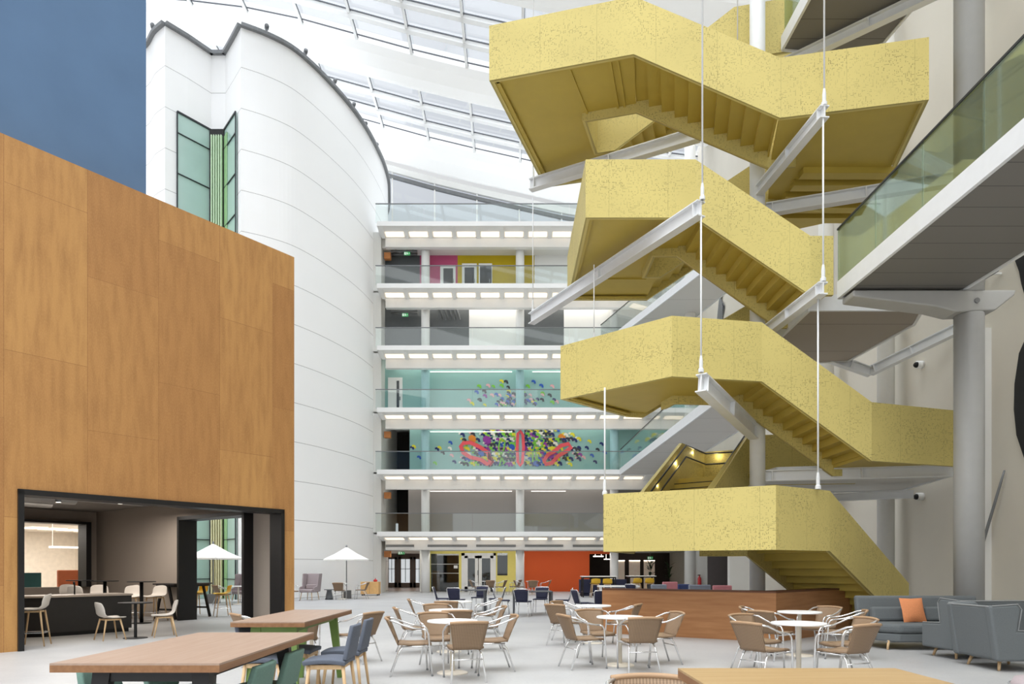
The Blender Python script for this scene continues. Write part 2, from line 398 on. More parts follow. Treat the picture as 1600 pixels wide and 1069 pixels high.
# --- right wall
WX = 10.85
rw = MB(); rw.lim((WX, -8, 0), (WX+.3, 48, 26)); struct(rw.build('wall_right', mat('greige_wall_plaster', (216, 210, 197), .7, vary=.02, vscale=1)))
shade_wall = MB(); shade_wall.lim((3.2, -8.3, 0), (WX+.3, -8, 26)); struct(shade_wall.build('wall_front', WALLW))  # unseen wall behind the camera, added to shade the right side
rp = MB(); rp.lim((WX-.22, 15.45, 0), (WX, 15.8, 6.9)); struct(rp.build('trim_5', WALLW))
bs = MB(); bs.lim((WX-.02, -8, 0), (WX, 42, .12)); struct(bs.build('baseboard_right', GREYM))

# --- far gallery facade: six storeys of 3.5 m
YU = 40.75
YE, YB, YW, FX0, FX1, ST = 38.5, 39.5, 42.0, -7.62, 10.85, 3.5
for n in range(1, 7):
    z = ST*n; s_ = MB(); s_.lim((FX0, YE, z-.26), (FX1, YE+.12, z+.0))
    s_.add([(FX0, YE+.12, z-.26), (FX1, YE+.12, z-.26), (FX1, YB, z-.42), (FX0, YB, z-.42)], [(0, 1, 2, 3)])
    s_.lim((FX0, YE+.12, z-.1), (FX1, 50 if n < 6 else 47, z))
    for x in [FX0+.2+1.37*i for i in range(14)]:
        s_.extr([(x-.10, YE+.1, z-.26), (x-.10, YB, z-.26), (x-.10, YB, z-.50), (x-.10, YE+.1, z-.29)], (.20, 0, 0))
    struct(s_.build('trim_%d' % (5+n), WHITE))
    b_ = MB(); b_.lim((FX0+.3, YB, z-1.0), (FX1, YB+.3, z-.42)); b_.lim((FX0+.3, YB-.05, z-.44), (FX1, YB, z-.40)); b_.lim((FX0+.3, YB-.03, z-1.0), (FX1, YB, z-.95))
    for x in [FX0+.9+1.37*i for i in range(14)]: b_.lim((x, YB-.02, z-.95), (x+.05, YB, z-.44))
    struct(b_.build('trim_%d' % (11+n), WHITE))
    if n == 1: c_ = MB(); c_.lim((FX0+.3, YB+.3, z-1.02), (FX1, 50, z-.98)); struct(c_.build('ceiling', WALLW))
LEVNAME = {1: 'first', 2: 'second', 3: 'third', 4: 'fourth', 5: 'fifth', 6: 'top'}
CEN = ['grey-walled gallery', 'colourful mural gallery', 'pale teal gallery', 'white blinds gallery', 'pink and mustard gallery', 'roof terrace']
sl_src = None
ORD = ['leftmost', 'second from left', 'third from left', 'fourth from left', 'fifth from left', 'sixth from left', 'seventh from left', 'eighth from left', 'ninth from left', 'tenth from left', 'eleventh from left', 'twelfth from left', 'thirteenth from left']
for n in range(1, 7):
    z = ST*n
    for i in range(13):
        x = FX0+.2+1.37*(i+.5)
        if x > 8: continue
        if sl_src is None:
            m_ = MB(); d = Vector((0, YB-YE-.12, -.16)).normalized()
            m_.extr([(-.52, .52, -.37), (.52, .52, -.37), (.52, .94, -.432), (-.52, .94, -.432)], (0, 0, .03)); o = m_.build('soffit_light', LIGHTP, loc=(0, 0, 0)); sl_src = o
        else: o = sl_src.copy(); COL.objects.link(o)
        o.location = (x, YE, z)
        tag(o, 'warm light panel %s under the slab of the %s' % (ORD[i], CEN[n-1]), 'light', 'soffit light panels')
# balustrades
for n in range(1, 7):
    z = ST*n; r = thing('glass_balustrade', 'frameless glass balustrade along the %s' % CEN[n-1], 'railing', (FX0, YE+.1, z), group='gallery balustrades', world=True)
    x = FX0-.1
    while x < 8.9:
        x1 = min(x+2.74, FX1); p = MB(); p.lim((x+.01, YE+.1, z-.05), (x1-.01, YE+.12, z+1.02)); p.build('glass_pane', GRAIL, r); x = x1
    t = MB(); t.lim((FX0-.1, YE+.08, z+1.02), (FX1, YE+.14, z+1.06)); t.build('top_rail', GREYM, r)
# columns
CX = [-5.08, .47, 6.0]
for n in range(0, 6):
    for i, x in enumerate(CX):
        c = MB(); c.lathe([(.25, ST*n), (.25, ST*(n+1)-(1.0 if n == 0 else .1))], (x, 40.1, 0), 24)
        where = 'ground floor of the far gallery' if n == 0 else CEN[n-1]
        tag(c.build('round_column', TEALC if n in (2, 3) else WHITE, smooth=True), 'round %s column, %s in the %s' % ('pale teal' if n in (2, 3) else 'white', ['left', 'middle', 'right'][i], where), 'column', 'gallery columns')
# rear walls of each storey
def XU(u): return (u-800)/F*YU
def wallp(n, x0, x1, m, y=YU, z0=0.0, z1=3.38, t=.15):
    w = MB(); w.lim((x0, y, ST*n+z0), (x1, y+t, ST*n+z1)); return struct(w.build('wall_back', m))
def X(u, y=YW): return (u-800)/F*y
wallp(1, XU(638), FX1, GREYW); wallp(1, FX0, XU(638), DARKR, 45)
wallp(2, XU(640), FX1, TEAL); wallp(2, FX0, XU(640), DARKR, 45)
wallp(3, FX0, FX1, TEAL)
for a, b, m in ((600, 655, SLATE), (655, 676, SLATE), (676, 733, SLATE), (733, 818, WHITE), (818, 881, SLATE), (881, 1080, WHITE)): wallp(4, XU(a), min(XU(b), FX1), m)
for a, b, m in ((600, 656, SLATE), (656, 715, PINK), (715, 835, MUST), (835, 1080, WHITE)): wallp(5, XU(a), min(XU(b), FX1), m)
# side cheeks at the drum end
for n in range(0, 6):
    w = MB(); w.lim((FX0-.75, YB+.05, ST*n), (FX0+.04, 50 if n else 41.0, ST*n+3.4)); struct(w.build('wall_left', WALLW))
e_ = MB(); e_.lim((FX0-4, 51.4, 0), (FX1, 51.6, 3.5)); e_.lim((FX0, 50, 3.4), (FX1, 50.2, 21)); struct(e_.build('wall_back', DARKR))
u_ = MB(); u_.lim((FX0, YB+.3, 3.5*6-.9), (FX1, 47, 3.5*6-.12)); struct(u_.build('trim_19', WALLW))

# --- white drum with a notch
H_D = 26.0
DR = [(-12.3, 31.0), (-11.35, 31.55), (-10.45, 32.35), (-9.75, 33.55), (-9.16, 34.95), (-8.62, 36.55), (-8.23, 38.25), (-7.98, 40.1), (-7.87, 42.0), (-8.05, 44.3), (-9.0, 48), (-12, 53), (-18, 55), (-24, 52), (-25, 45), (-23, 38), (-20.5, 34.6), (-18.7, 33.2), (-17.2, 32.2), (-16.4, 31.4), (-15.7, 30.9), (-15.05, 31.7), (-14.4, 32.7), (-13.72, 32.7), (-13.0, 31.85)]
def spline(p, n=6):
    out = []
    for i in range(len(p)-1):
        a, b, c, d = p[max(0, i-1)], p[i], p[i+1], p[min(len(p)-1, i+2)]
        for k in range(n):
            t = k/n; out.append(tuple(.5*(2*b[q]+(c[q]-a[q])*t+(2*a[q]-5*b[q]+4*c[q]-d[q])*t*t+(3*b[q]-a[q]-3*c[q]+d[q])*t**3) for q in (0, 1)))
    return out+[p[-1]]
DR = spline(DR[:17])+spline(DR[16:21])[1:]+DR[21:]
dm = MB(); dm.prism(DR, 0, H_D); struct(dm.build('wall_left', DRUMM, loc=(0, 0, 0)))
cp = MB()
for i in range(len(DR)):
    a, b = DR[i], DR[(i+1) % len(DR)]; cp.bar((a[0], a[1], H_D+.07), (b[0], b[1], H_D+.07), .34, .16)
struct(cp.build('trim_20', GREYM))
NZ = 22.35
def notch(a, b, fa, fb):
    A, B = Vector((*a, 0)), Vector((*b, 0)); d = (B-A).normalized(); nrm = Vector((d.y, -d.x, 0))
    return A+(B-A)*fa, A+(B-A)*fb, d, nrm
ng = thing('notch_glazing', 'tall green-tinted glazing set in the notch of the white drum', 'window', (-14.1, 31.6, 0), world=True)
for (a, b, fa, fb) in (((-15.7, 30.9), (-14.4, 32.7), .23, .98), ((-13.72, 32.7), (-12.3, 31.0), .03, .80)):
    p, q, d, nr = notch(a, b, fa, fb); g_ = MB(); g_.extr([p+nr*.04, q+nr*.04, q+nr*.04+Vector((0, 0, NZ)), p+nr*.04+Vector((0, 0, NZ))], nr*.04); g_.build('glass_panel', TGLASS, ng)
    fr = MB(); z = .93
    while z < NZ: fr.bar(p+nr*.1+Vector((0, 0, z)), q+nr*.1+Vector((0, 0, z)), .06, .035); z += 1.86
    for e in (p, q): fr.bar(e+nr*.1, e+nr*.1+Vector((0, 0, NZ)), .05, .05)
    fr.bar(p+nr*.1+Vector((0, 0, NZ)), q+nr*.1+Vector((0, 0, NZ)), .06, .08); fr.build('frame', DARKM, ng)
fb_ = MB(); fb_.lim((-14.4, 32.5, 0), (-13.72, 32.68, NZ)); fb_.build('back_panel', BLACK, ng)
t = NT('green_to_yellow_fin'); g = t.new('ShaderNodeNewGeometry'); sp = t.new('ShaderNodeSeparateXYZ'); t.l.new(g.outputs['Position'], sp.inputs[0])
t.put(t.b.inputs['Base Color'], t.mix(t.ramp(sp.outputs[2], 2.0, 14.0), rgb(240, 232, 190), rgb(214, 238, 204))); FIN = t.m
for i in range(5):
    f_ = MB(); x = -14.28+.115*i; f_.lim((x, 32.36, 0), (x+.045, 32.5, NZ-.35)); f_.build('fin', FIN, ng)
gg = MB(); gg.extr([(-13.70, 32.55, 0), (-13.42, 32.2, 0), (-13.42, 32.2, NZ-.35), (-13.70, 32.55, NZ-.35)], (-.03, -.02, 0)); gg.build('green_panel', mat('leaf_green_panel', (164, 204, 152), .4), ng)
# small floodlights standing on the drum's rim
def flood():
    r = thing('rim_floodlight', '', 'light', (0, 0, 0)); m_ = MB(); m_.tube([(0, 0, 0), (0, 0, .28)], .03, 6); m_.build('stem', GREYM, r)
    m_ = MB(); m_.tube([(0, -.12, .32), (0, .12, .36)], .10, 10); m_.build('lamp_head', GREYM, r, True); return r
FLD = Maker(flood)
for i, (x, y) in enumerate([(-16.6, 31.55), (-11.35, 31.6), (-10.0, 33.1), (-9.1, 35.1), (-8.55, 36.9), (-8.25, 38.5), (-8.0, 40.4)]):
    FLD(x, y, .4, ['small grey floodlight on the drum rim beside the blue wall', 'small grey floodlight on the drum rim right of the notch peak', 'small floodlight on the curved drum rim, second right of the notch', 'small floodlight on the curved drum rim, third right of the notch', 'small floodlight on the drum rim, fourth right of the notch', 'small floodlight on the drum rim, fifth right of the notch', 'small floodlight lowest along the drum rim near the terrace'][i], 'rim floodlights', H_D+.14)

# --- timber clad room and the blue block above it (own local frame: x along the front, y inwards)
P0 = (-8.67, 11.97, 0); ANG = math.atan2(.799, .601)
def L2W(s, q): return (P0[0]+.601*s-.799*q, P0[1]+.799*s+.601*q)
OH, OW, BT = 2.83, 5.37, 8.97
bw = MB(); bw.lim((-5, 0, 0), (0, .16, BT)); bw.lim((0, 0, OH), (OW, .16, BT)); bw.lim((OW, 0, 0), (5.67, .16, BT))
struct(bw.build('wall_front', OSB, loc=P0, rz=ANG))
bs2 = MB(); bs2.lim((5.51, .16, 0), (5.67, 1.43, BT)); bs2.lim((5.51, 4.66, 0), (5.67, 10.6, BT)); bs2.lim((5.51, 1.43, 2.84), (5.67, 4.66, BT)); struct(bs2.build('wall_right', OSB, loc=P0, rz=ANG))
il = MB(); il.lim((5.46, .17, 0), (5.508, 1.43, 3.3)); il.lim((5.46, 4.66, 0), (5.508, 10.5, 3.3)); il.lim((5.46, 1.43, 2.84), (5.508, 4.66, 3.3)); struct(il.build('wall_right', TAUPE, loc=P0, rz=ANG))
bk = MB(); bk.lim((5.15, 10.5, 0), (5.5, 10.7, 3.3)); bk.lim((-5, 10.5, 0), (5.15, 10.7, .85)); bk.lim((-5, 10.5, 2.9), (5.15, 10.7, 3.3)); struct(bk.build('wall_back', TAUPE, loc=P0, rz=ANG))
rl = MB(); rl.lim((-5, .16, 0), (-4.85, 10.5, 3.3)); struct(rl.build('wall_left', TAUPE, loc=P0, rz=ANG))
rc = MB(); rc.lim((-5, .16, 3.3), (5.51, 10.7, 3.5)); struct(rc.build('ceiling', mat('dim_ceiling', (150, 142, 134), .8), loc=P0, rz=ANG))
tp = MB(); tp.lim((-5, .16, BT-.25), (5.51, 10.6, BT-.05)); struct(tp.build('ceiling', OSB, loc=P0, rz=ANG))
bl = MB(); bl.lim((-7, 1.0, BT-.05), (2.655, 9.0, 17)); struct(bl.build('wall_left', BLUE, loc=P0, rz=ANG))
fr = MB(); fr.lim((0, -.05, 0), (.09, .42, OH)); fr.lim((OW-.09, -.05, 0), (OW, .42, OH)); fr.lim((.0, -.05, OH-.08), (OW, .42, OH+.02)); struct(fr.build('door_1', BLACK, loc=P0, rz=ANG))
fr = MB(); fr.lim((5.2, 4.6, 0), (5.72, 4.70, 2.86)); fr.lim((5.2, 1.40, 0), (5.72, 1.50, 2.86)); fr.lim((5.2, 1.40, 2.78), (5.72, 4.70, 2.88)); struct(fr.build('door_2', BLACK, loc=P0, rz=ANG))
fr = MB(); fr.lim((5.0, 10.1, .85), (5.15, 10.74, 2.92)); fr.lim((-4.8, 10.1, 2.86), (5.15, 10.74, 2.94)); struct(fr.build('window_10', BLACK, loc=P0, rz=ANG))
kt = MB(); kt.lim((-2, 19, 0), (8.2, 19.2, 3.0)); kt.lim((8, 10.7, 0), (8.2, 19, 3.0)); kt.lim((-2, 10.7, 0), (-1.8, 19, 3.0)); kt.lim((5.5, 10.5, 0), (8.2, 10.7, 3.0)); kt.lim((-2, 10.7, 2.96), (8.2, 19.2, 3.1)); struct(kt.build('wall_back', mat('warm_white_wall', (236, 226, 212), .7), loc=P0, rz=ANG))
# --- bridges and landings on the right
BX0, BX1, L2Z = 6.55, 8.8, 7.2
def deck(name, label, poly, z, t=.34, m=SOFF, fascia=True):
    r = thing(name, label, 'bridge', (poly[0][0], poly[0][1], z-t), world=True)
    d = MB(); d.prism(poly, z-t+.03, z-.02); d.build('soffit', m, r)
    f_ = MB()
    for i in range(len(poly)):
        a, b = poly[i], poly[(i+1) % len(poly)]; f_.bar((a[0], a[1], z-t/2), (b[0], b[1], z-t/2), .06, t)
    f_.build('fascia', STEEL, r); return r
def glassrail(r, pts, z, pane=1.4, m=GGREEN, h=1.05, post=False, rail=DARKM):
    t = MB()
    for a, b in zip(pts, pts[1:]):
        A, B = Vector((*a, z)), Vector((*b, z)); L = (B-A).length; n = max(1, round(L/pane)); d = (B-A)/n
        for i in range(n):
            p = MB(); p.bar(A+d*i+d.normalized()*.008+Vector((0, 0, h/2-.06)), A+d*(i+1)-d.normalized()*.008+Vector((0, 0, h/2-.06)), .02, h+.1); p.build('glass_pane', m, r)
        t.bar(A+Vector((0, 0, h+.01)), B+Vector((0, 0, h+.01)), .05, .035)
    t.build('top_rail', rail, r)
br = deck('footbridge', 'footbridge with green glass rail running overhead along the right wall', [(BX0, -8), (BX1, -8), (BX1, 13.7), (BX0, 13.7)], L2Z)  # deck carried on unseen behind the camera to keep light off the right
glassrail(br, [(BX0, -.4), (BX0, 13.72)], L2Z)
deck('stair_deck', 'grey-soffited stair deck joining the footbridge behind the third yellow flight', [(6.25, 14.35), (8.62, 14.35), (8.95, 15.2), (8.8, 17.9), (6.9, 18.2), (6.35, 16.9)], L2Z, m=SOFF2)
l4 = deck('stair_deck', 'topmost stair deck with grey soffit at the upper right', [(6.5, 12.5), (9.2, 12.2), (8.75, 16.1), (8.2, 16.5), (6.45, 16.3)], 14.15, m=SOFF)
glassrail(l4, [(6.5, 12.6), (6.47, 16.2)], 14.15)
l1 = deck('stair_deck', 'lowest pale stair deck level with the top of the yellow landing beside the column', [(6.3, 16.2), (10.0, 15.4), (10.6, 18.6), (6.6, 19.5), (5.9, 18.6), (6.1, 17.5)], 3.85, .3, SOFL)
b2 = deck('footbridge', 'white footbridge from the mural gallery to the lower yellow stair', [(6.1, 38.5), (6.5, 22), (8.7, 22), (8.7, 38.5)], 7.05, .36, SOFL)
glassrail(b2, [(6.1, 38.4), (6.5, 22.1)], 7.05, 2.4, GRAIL)
b4 = deck('footbridge', 'high white footbridge from the blinds gallery, seen between the yellow tiers', [(5.0, 38.5), (8.4, 26.5), (10.2, 26.8), (8.0, 38.5)], 14.05, .36, SOFL)
glassrail(b4, [(5.0, 38.4), (8.4, 26.6)], 14.05, 2.4, GRAIL)

# ================================================================== YELLOW STAIRCASE
L0, H1, L1, H2, L2, H3, L3, H4, L4 = 0.0, 2.0, 3.85, 5.45, 7.2, 8.9, 10.65, 12.35, 14.1
stair = thing('staircase', 'tall yellow zigzag staircase hung in the atrium, perforated panels and folded treads', 'staircase', (5.75, 15.2, 0), world=True)
def ribbon(name, pts, t=.09, below=.2, above=1.0, side=1, m=None, parent=None):
    """parapet along plan points (x, y, floor z); thickness goes to the left of travel for side = 1"""
    n = len(pts); P2 = [Vector((p[0], p[1])) for p in pts]; off = []
    for i in range(n):
        d0 = (P2[i]-P2[i-1]).normalized() if i else None; d1 = (P2[i+1]-P2[i]).normalized() if i < n-1 else None
        n0 = Vector((-d0.y, d0.x)) if d0 else None; n1 = Vector((-d1.y, d1.x)) if d1 else None
        if n0 is None: o = n1
        elif n1 is None: o = n0
        else:
            h = (n0+n1).normalized(); o = h/max(.35, h.dot(n0))
        off.append(P2[i]+o*t*side)
    b = MB(); s = 0.0
    for i in range(n-1):
        a, c = P2[i], P2[i+1]; ao, co = off[i], off[i+1]; L = (c-a).length
        za0, za1 = max(0, pts[i][2]-below), pts[i][2]+above; zc0, zc1 = max(0, pts[i+1][2]-below), pts[i+1][2]+above
        vs = [(*a, za0), (*c, zc0), (*c, zc1), (*a, za1), (*ao, za0), (*co, zc0), (*co, zc1), (*ao, za1)]
        k = len(b.f); fs = [(0, 1, 2, 3), (5, 4, 7, 6), (3, 2, 6, 7), (1, 0, 4, 5)]
        if i == 0: fs.append((0, 3, 7, 4))
        if i == n-2: fs.append((1, 5, 6, 2))
        b.add(vs, fs)
        uvs = {0: (s, za0), 1: (s+L, zc0), 2: (s+L, zc1), 3: (s, za1), 4: (s, za0), 5: (s+L, zc0), 6: (s+L, zc1), 7: (s, za1)}
        for j, f in enumerate(fs): b.uv[k+j] = [uvs[q] if j < 2 else (0.003*q, 0.001) for q in f]
        s += L
    return b.build(name, m or YEL, parent or stair)
def landing(poly, z, t=.10):
    b = MB(); b.prism(poly, z-t, z); o = b.build('landing', YELP, stair); return o
def flight(a, b, lat, z0, z1, n):
    """folded-plate flight from edge point a (floor z0) to b (z1), lateral vector lat"""
    a, b = Vector((*a, 0)), Vector((*b, 0)); d = (b-a)/n; lat = Vector((*lat, 0)); k_ = lat.normalized()*.05; a = a+k_; b = b+k_; lat = lat-k_*1.4; h = (z1-z0)/n; m = MB(); e = d.normalized()*.035
    for i in range(n):
        p = a+d*i+Vector((0, 0, z0+h*(i+1)))
        m.extr([p, p+d+e, p+d+e-Vector((0, 0, .05)), p-Vector((0, 0, .05))], lat)
        m.extr([p+e*.1-Vector((0, 0, .01)), p+e*.95-Vector((0, 0, .01)), p+e*.95-Vector((0, 0, h+.03)), p+e*.1-Vector((0, 0, h+.03))], lat*.998)
    return m.build('flight', YELP, stair)
def inset(poly, z): return poly
# tier 1
a, b, c, d = (1.9, 14.2), (4.9, 12.68), (6.33, 13.6), (9.3, 16.0); a2, e2 = (2.85, 16.4), (4.55, 18.6); s2, f2 = (4.35, 15.24), (6.05, 17.44)
c2, d2 = (5.17, 15.1), (8.14, 17.5)
ribbon('parapet', [(6.4, 19.7, L1), (5.6, 20.1, L1), (*e2, L1), (*a2, H1), (*a, H1), (*b, H1), (*c, H1), (*d, .1)])
ribbon('parapet', [(*d2, .1), (*c2, H1), (4.9, 15.3, H1), (*s2, H1), (*f2, L1), (8.6, 17.1, L1)], below=.28, side=1)
landing([(1.95, 14.25), (4.9, 12.76), (6.28, 13.65), (5.17, 15.05), (4.35, 15.2), (2.88, 16.35)], H1)
flight(d, c, (d2[0]-d[0], d2[1]-d[1]), 0, H1, 12); flight(a2, e2, (s2[0]-a2[0], s2[1]-a2[1]), H1, L1, 11)
landing([(4.6, 18.55), (6.05, 17.4), (6.4, 19.6), (5.65, 20.0)], L1)
# tier 2
a, b, c, d, e = (1.09, 15.36), (3.16, 13.5), (5.07, 13.86), (7.35, 13.95), (9.7, 14.75); a2 = (2.87, 17.15)
ribbon('parapet', [(8.3, 18.35, L2), (6.0, 17.95, L2), (3.3, 17.25, H2), (*a2, H2), (*a, H2), (*b, H2), (*c, H2), (*d, L1), (*e, L1)])
ribbon('parapet', [(8.0, 15.85, L1), (7.35, 15.72, L1), (5.07, 15.62, H2), (3.7, 15.5, H2), (3.6, 15.95, H2), (6.3, 16.6, L2)], below=.28, side=1)
landing([(1.17, 15.36), (3.18, 13.6), (5.05, 13.92), (5.07, 15.58), (3.67, 15.465), (3.56, 15.96), (3.35, 17.2), (2.88, 17.08)], H2)
flight(d, c, (0, 1.75), L1, H2, 10); flight((3.35, 17.25), (6.0, 17.95), (.25, -1.3), H2, L2, 10)
landing([(7.35, 14.0), (9.7, 14.8), (9.9, 16.3), (7.35, 15.7)], L1)
# tier 3
a, b, d, e = (1.52, 14.1), (3.79, 14.1), (6.05, 13.85), (6.52, 13.85); a2 = (1.5, 18.5)
ribbon('parapet', [(7.6, 18.4, L3), (6.3, 18.45, L3), (3.65, 18.5, H3), (*a2, H3), (*a, H3), (*b, H3), (*d, L2), (*e, L2)])
ribbon('parapet', [(6.3, 15.6, L2), (6.05, 15.6, L2), (3.79, 15.75, H3), (3.3, 15.75, H3), (3.3, 16.8, H3), (3.65, 16.8, H3), (6.3, 16.8, L3), (7.7, 17.0, L3)], below=.28, side=1)
landing([(1.6, 14.15), (3.79, 14.15), (3.79, 15.69), (3.265, 15.715), (3.265, 16.835), (3.65, 16.835), (3.65, 18.45), (1.58, 18.45)], H3)
flight(d, b, (0, 1.7), L2, H3, 10); flight((3.65, 18.45), (6.3, 18.4), (0, -1.6), H3, L3, 10)
landing([(6.05, 13.9), (6.5, 13.9), (6.5, 15.6), (6.05, 15.6)], L2)
# tier 4
a, b, c, d = (-.5, 14.97), (2.53, 14.2), (5.35, 13.63), (8.0, 13.1); a2 = (.92, 19.2)
ribbon('parapet', [(7.3, 17.5, L4), (5.7, 17.95, L4), (3.05, 18.65, H4), (*a2, H4), (*a, H4), (*b, H4), (*c, L3), (*d, L3), (8.62, 15.3, L3)])
ribbon('parapet', [(6.7, 16.3, L4), (5.4, 16.6, L4), (2.6, 17.35, H4), (2.18, 17.45, H4), (1.78, 16.26, H4), (2.9, 15.95, H4), (5.75, 15.3, L3), (6.3, 15.2, L3)], below=.28, side=-1)
landing([(-.42, 15.02), (2.55, 14.27), (2.89, 15.915), (1.735, 16.235), (2.155, 17.495), (2.61, 17.385), (3.05, 18.6), (.95, 19.1)], H4)
flight(c, b, (.40, 1.68), L3, H4, 10); flight((3.05, 18.6), (5.7, 17.9), (-.38, -1.2), H4, L4, 10)
landing([(5.38, 13.7), (7.95, 13.18), (8.55, 15.3), (9.0, 17.6), (7.6, 18.35), (6.3, 18.4), (6.3, 16.8), (5.8, 15.3)], L3)
for y in (15.6, 16.1, 16.6, 17.1, 17.6): lb = MB(); lb.bar((6.6, y, L3-.16), (8.75, y, L3-.16), .26, .16); lb.build('soffit_rib', YELP, stair)
# soffit edge strips under the landings
def strip(pts, z, w=.13, dz=.17):
    s_ = MB()
    for p, q in zip(pts, pts[1:]): s_.bar((p[0], p[1], z-dz+.015), (q[0], q[1], z-dz+.015), w, .03)
    s_.build('soffit_edge', YELP, stair)
strip([(1.6, 18.4), (1.62, 14.18), (3.7, 14.18)], H3); strip([(1.0, 19.05), (-.35, 15.05), (2.5, 14.3)], H4); strip([(2.9, 17.0), (1.25, 15.4), (3.2, 13.62), (5.0, 13.96)], H2)
strip([(1.0, 19.05), (3.0, 18.55)], H4); strip([(1.6, 18.4), (3.6, 18.4)], H3)
# seams across the landing soffits
for (p, q, z) in (((1.2, 14.65), (1.85, 16.35), H4), ((2.05, 14.4), (2.5, 16.05), H4), ((2.2, 14.35), (2.65, 16.0), H4), ((1.65, 17.3), (3.4, 17.3), H3), ((3.3, 14.15), (3.3, 15.75), H3)):
    sm = MB(); sm.bar((p[0], p[1], z-.115), (q[0], q[1], z-.115), .05, .05); sm.build('soffit_seam', YELP, stair)
# handrails and lights inside the flight that climbs away from the lowest landing
hd = MB()
def hand(pts, r=.022): hd.tube(pts, r, 8)
hand([(3.05, 16.35, H1+.93), (4.72, 18.5, L1+.93), (5.64, 19.86, L1+.93), (6.35, 19.55, L1+.93)]); hand([(3.05, 16.35, H1+.62), (4.72, 18.5, L1+.62), (5.64, 19.86, L1+.62), (6.35, 19.55, L1+.62)])
hand([(4.25, 15.35, H1+.98), (5.95, 17.5, L1+.98)]); hd.build('handrail', DARKM, stair, True)
ns = MB()
for i in (6, 7, 8, 9):
    p = Vector((2.85, 16.4, 0))+Vector((1.7, 2.2, 0))*(i/11)+Vector((.05, -.02, H1+(L1-H1)*(i+1)/11+.004)); ns.bar(p, p+Vector((1.42, -1.1, 0)), .05, .02)
ns.build('step_nosing', BLACKT, stair)
for (x, y, z) in ((3.7, 17.35, 3.55), (4.4, 18.2, 4.25), (5.1, 19.2, 4.7), (5.95, 19.7, 4.7)): lamp('handrail_light', 'POINT', (x, y, z), 3.2, (1, .86, .5), .03)

# --- central column, I-beams and hanger rods
cc = MB(); cc.lathe([(.175, 0), (.175, 25.5)], (5.75, 16.0, 0), 24); tag(cc.build('round_column', STEEL, smooth=True), 'slim white steel column rising through the middle of the yellow staircase', 'column')
def ibeam(p, q, h=.3, w=.2, label='', t=.025, plates=True):
    p, q = Vector(p), Vector(q); d = (q-p).normalized(); x = d.cross(Vector((0, 0, 1))).normalized(); z = x.cross(d).normalized()
    m = MB(); m.bar(p+z*(h/2-t/2), q+z*(h/2-t/2), w, t); m.bar(p-z*(h/2-t/2), q-z*(h/2-t/2), w, t); m.bar(p, q, t, h-2*t)
    if plates:
        for s in (.14, .5):
            r = p+d*((q-p).length*s if s > .3 else .14); m.bar(r-d*.012, r+d*.012, w*.96, h-2*t)
    return tag(m.build('steel_beam', STEEL), label, 'beam', 'white stair beams')
ibeam((3.66, 13.2, 8.42), (.54, 19.1, 8.42), label='long white I-beam slung diagonally under the third yellow landing')
ibeam((.50, 18.6, 11.88), (4.5, 16.4, 11.88), label='white I-beam under the topmost yellow landing')
ibeam((5.98, 13.05, 10.2), (5.72, 15.8, 10.2), .24, .18, label='short white beam from the upper right landing back to the slim column')
ibeam((5.95, 13.05, 6.82), (5.74, 15.8, 6.82), .24, .18, label='white beam under the footbridge junction running back to the slim column')
ibeam((3.65, 13.2, 5.05), (5.62, 15.85, 4.62), .36, .22, label='thick white beam rising out of the column to the end of the second yellow tier')
ibeam((5.95, 16.05, 3.62), (10.0, 15.15, 3.62), .26, .2, label='level white beam from the slim column towards the big right-hand column')
ibeam((5.95, 16.0, 9.85), (9.9, 14.6, 9.85), .26, .2, label='white beam from the slim column seen through the footbridge glass')
ibeam((8.4, 18.0, 7.0), (9.45, 18.0, 6.62), .24, .18, label='short white bracket beam left of the wall camera')
ibeam((9.45, 18.0, 6.65), (10.6, 16.2, 7.15), .24, .18, label='sloping white beam below the footbridge by the wall camera')
ibeam((6.4, 16.6, 13.6), (9.6, 14.0, 13.7), .24, .18, label='white beam under the topmost deck at the upper right')
ibeam((9.3, 14.2, 13.6), (10.8, 15.5, 14.9), .24, .18, label='short white strut reaching to the right wall near the ceiling')
ibeam((10.0, 17.0, 3.3), (5.9, 19.2, 3.3), .2, .16, label='thin white beam under the lowest deck', plates=False)
def rod(x, y, z0, z1, label, r=.018):
    o = thing('hanger_rod', label, 'rod', (x, y, z0), group='stair hanger rods', world=True)
    m_ = MB(); m_.tube([(x, y, z0), (x, y, z1)], r, 8); m_.build('rod', STEEL, o, True)
    m_ = MB(); m_.lathe([(r*1.2, 0.32), (r*2.0, .22), (r*2.0, .08), (r*3.0, .06), (r*3.0, 0)], (x, y, z0), 10); m_.build('socket', STEEL, o)
rod(3.68, 13.2, 8.58, 26, 'long white rod dropping from the roof to the end of the third-tier beam')
rod(3.66, 13.22, 5.25, 8.27, 'white rod between the third-tier beam end and the second-tier beam end')
rod(5.98, 13.08, 10.32, 25.6, 'long white rod from the roof to the beam under the upper right landing')
rod(5.96, 13.08, 6.95, 10.08, 'white rod linking the upper right landing beam to the footbridge beam')
rod(5.96, 13.3, 3.0, 6.70, 'white rod down to the lowest landing parapet right of its corner')
rod(1.95, 14.35, 3.0, 5.25, 'short white rod at the left end of the lowest landing')
rod(1.85, 15.4, 6.45, 8.3, 'thin rod from the diagonal beam to the second tier parapet', .012)
rod(.58, 18.6, 12.0, 26.8, 'thin rod from the roof to the left end of the topmost beam', .014)
rod(.58, 18.95, 8.57, 11.73, 'thin rod between the two left beam ends', .014)
rod(5.25, 15.9, 13.3, 25.8, 'thin rod hanging in front of the topmost yellow panel', .014)

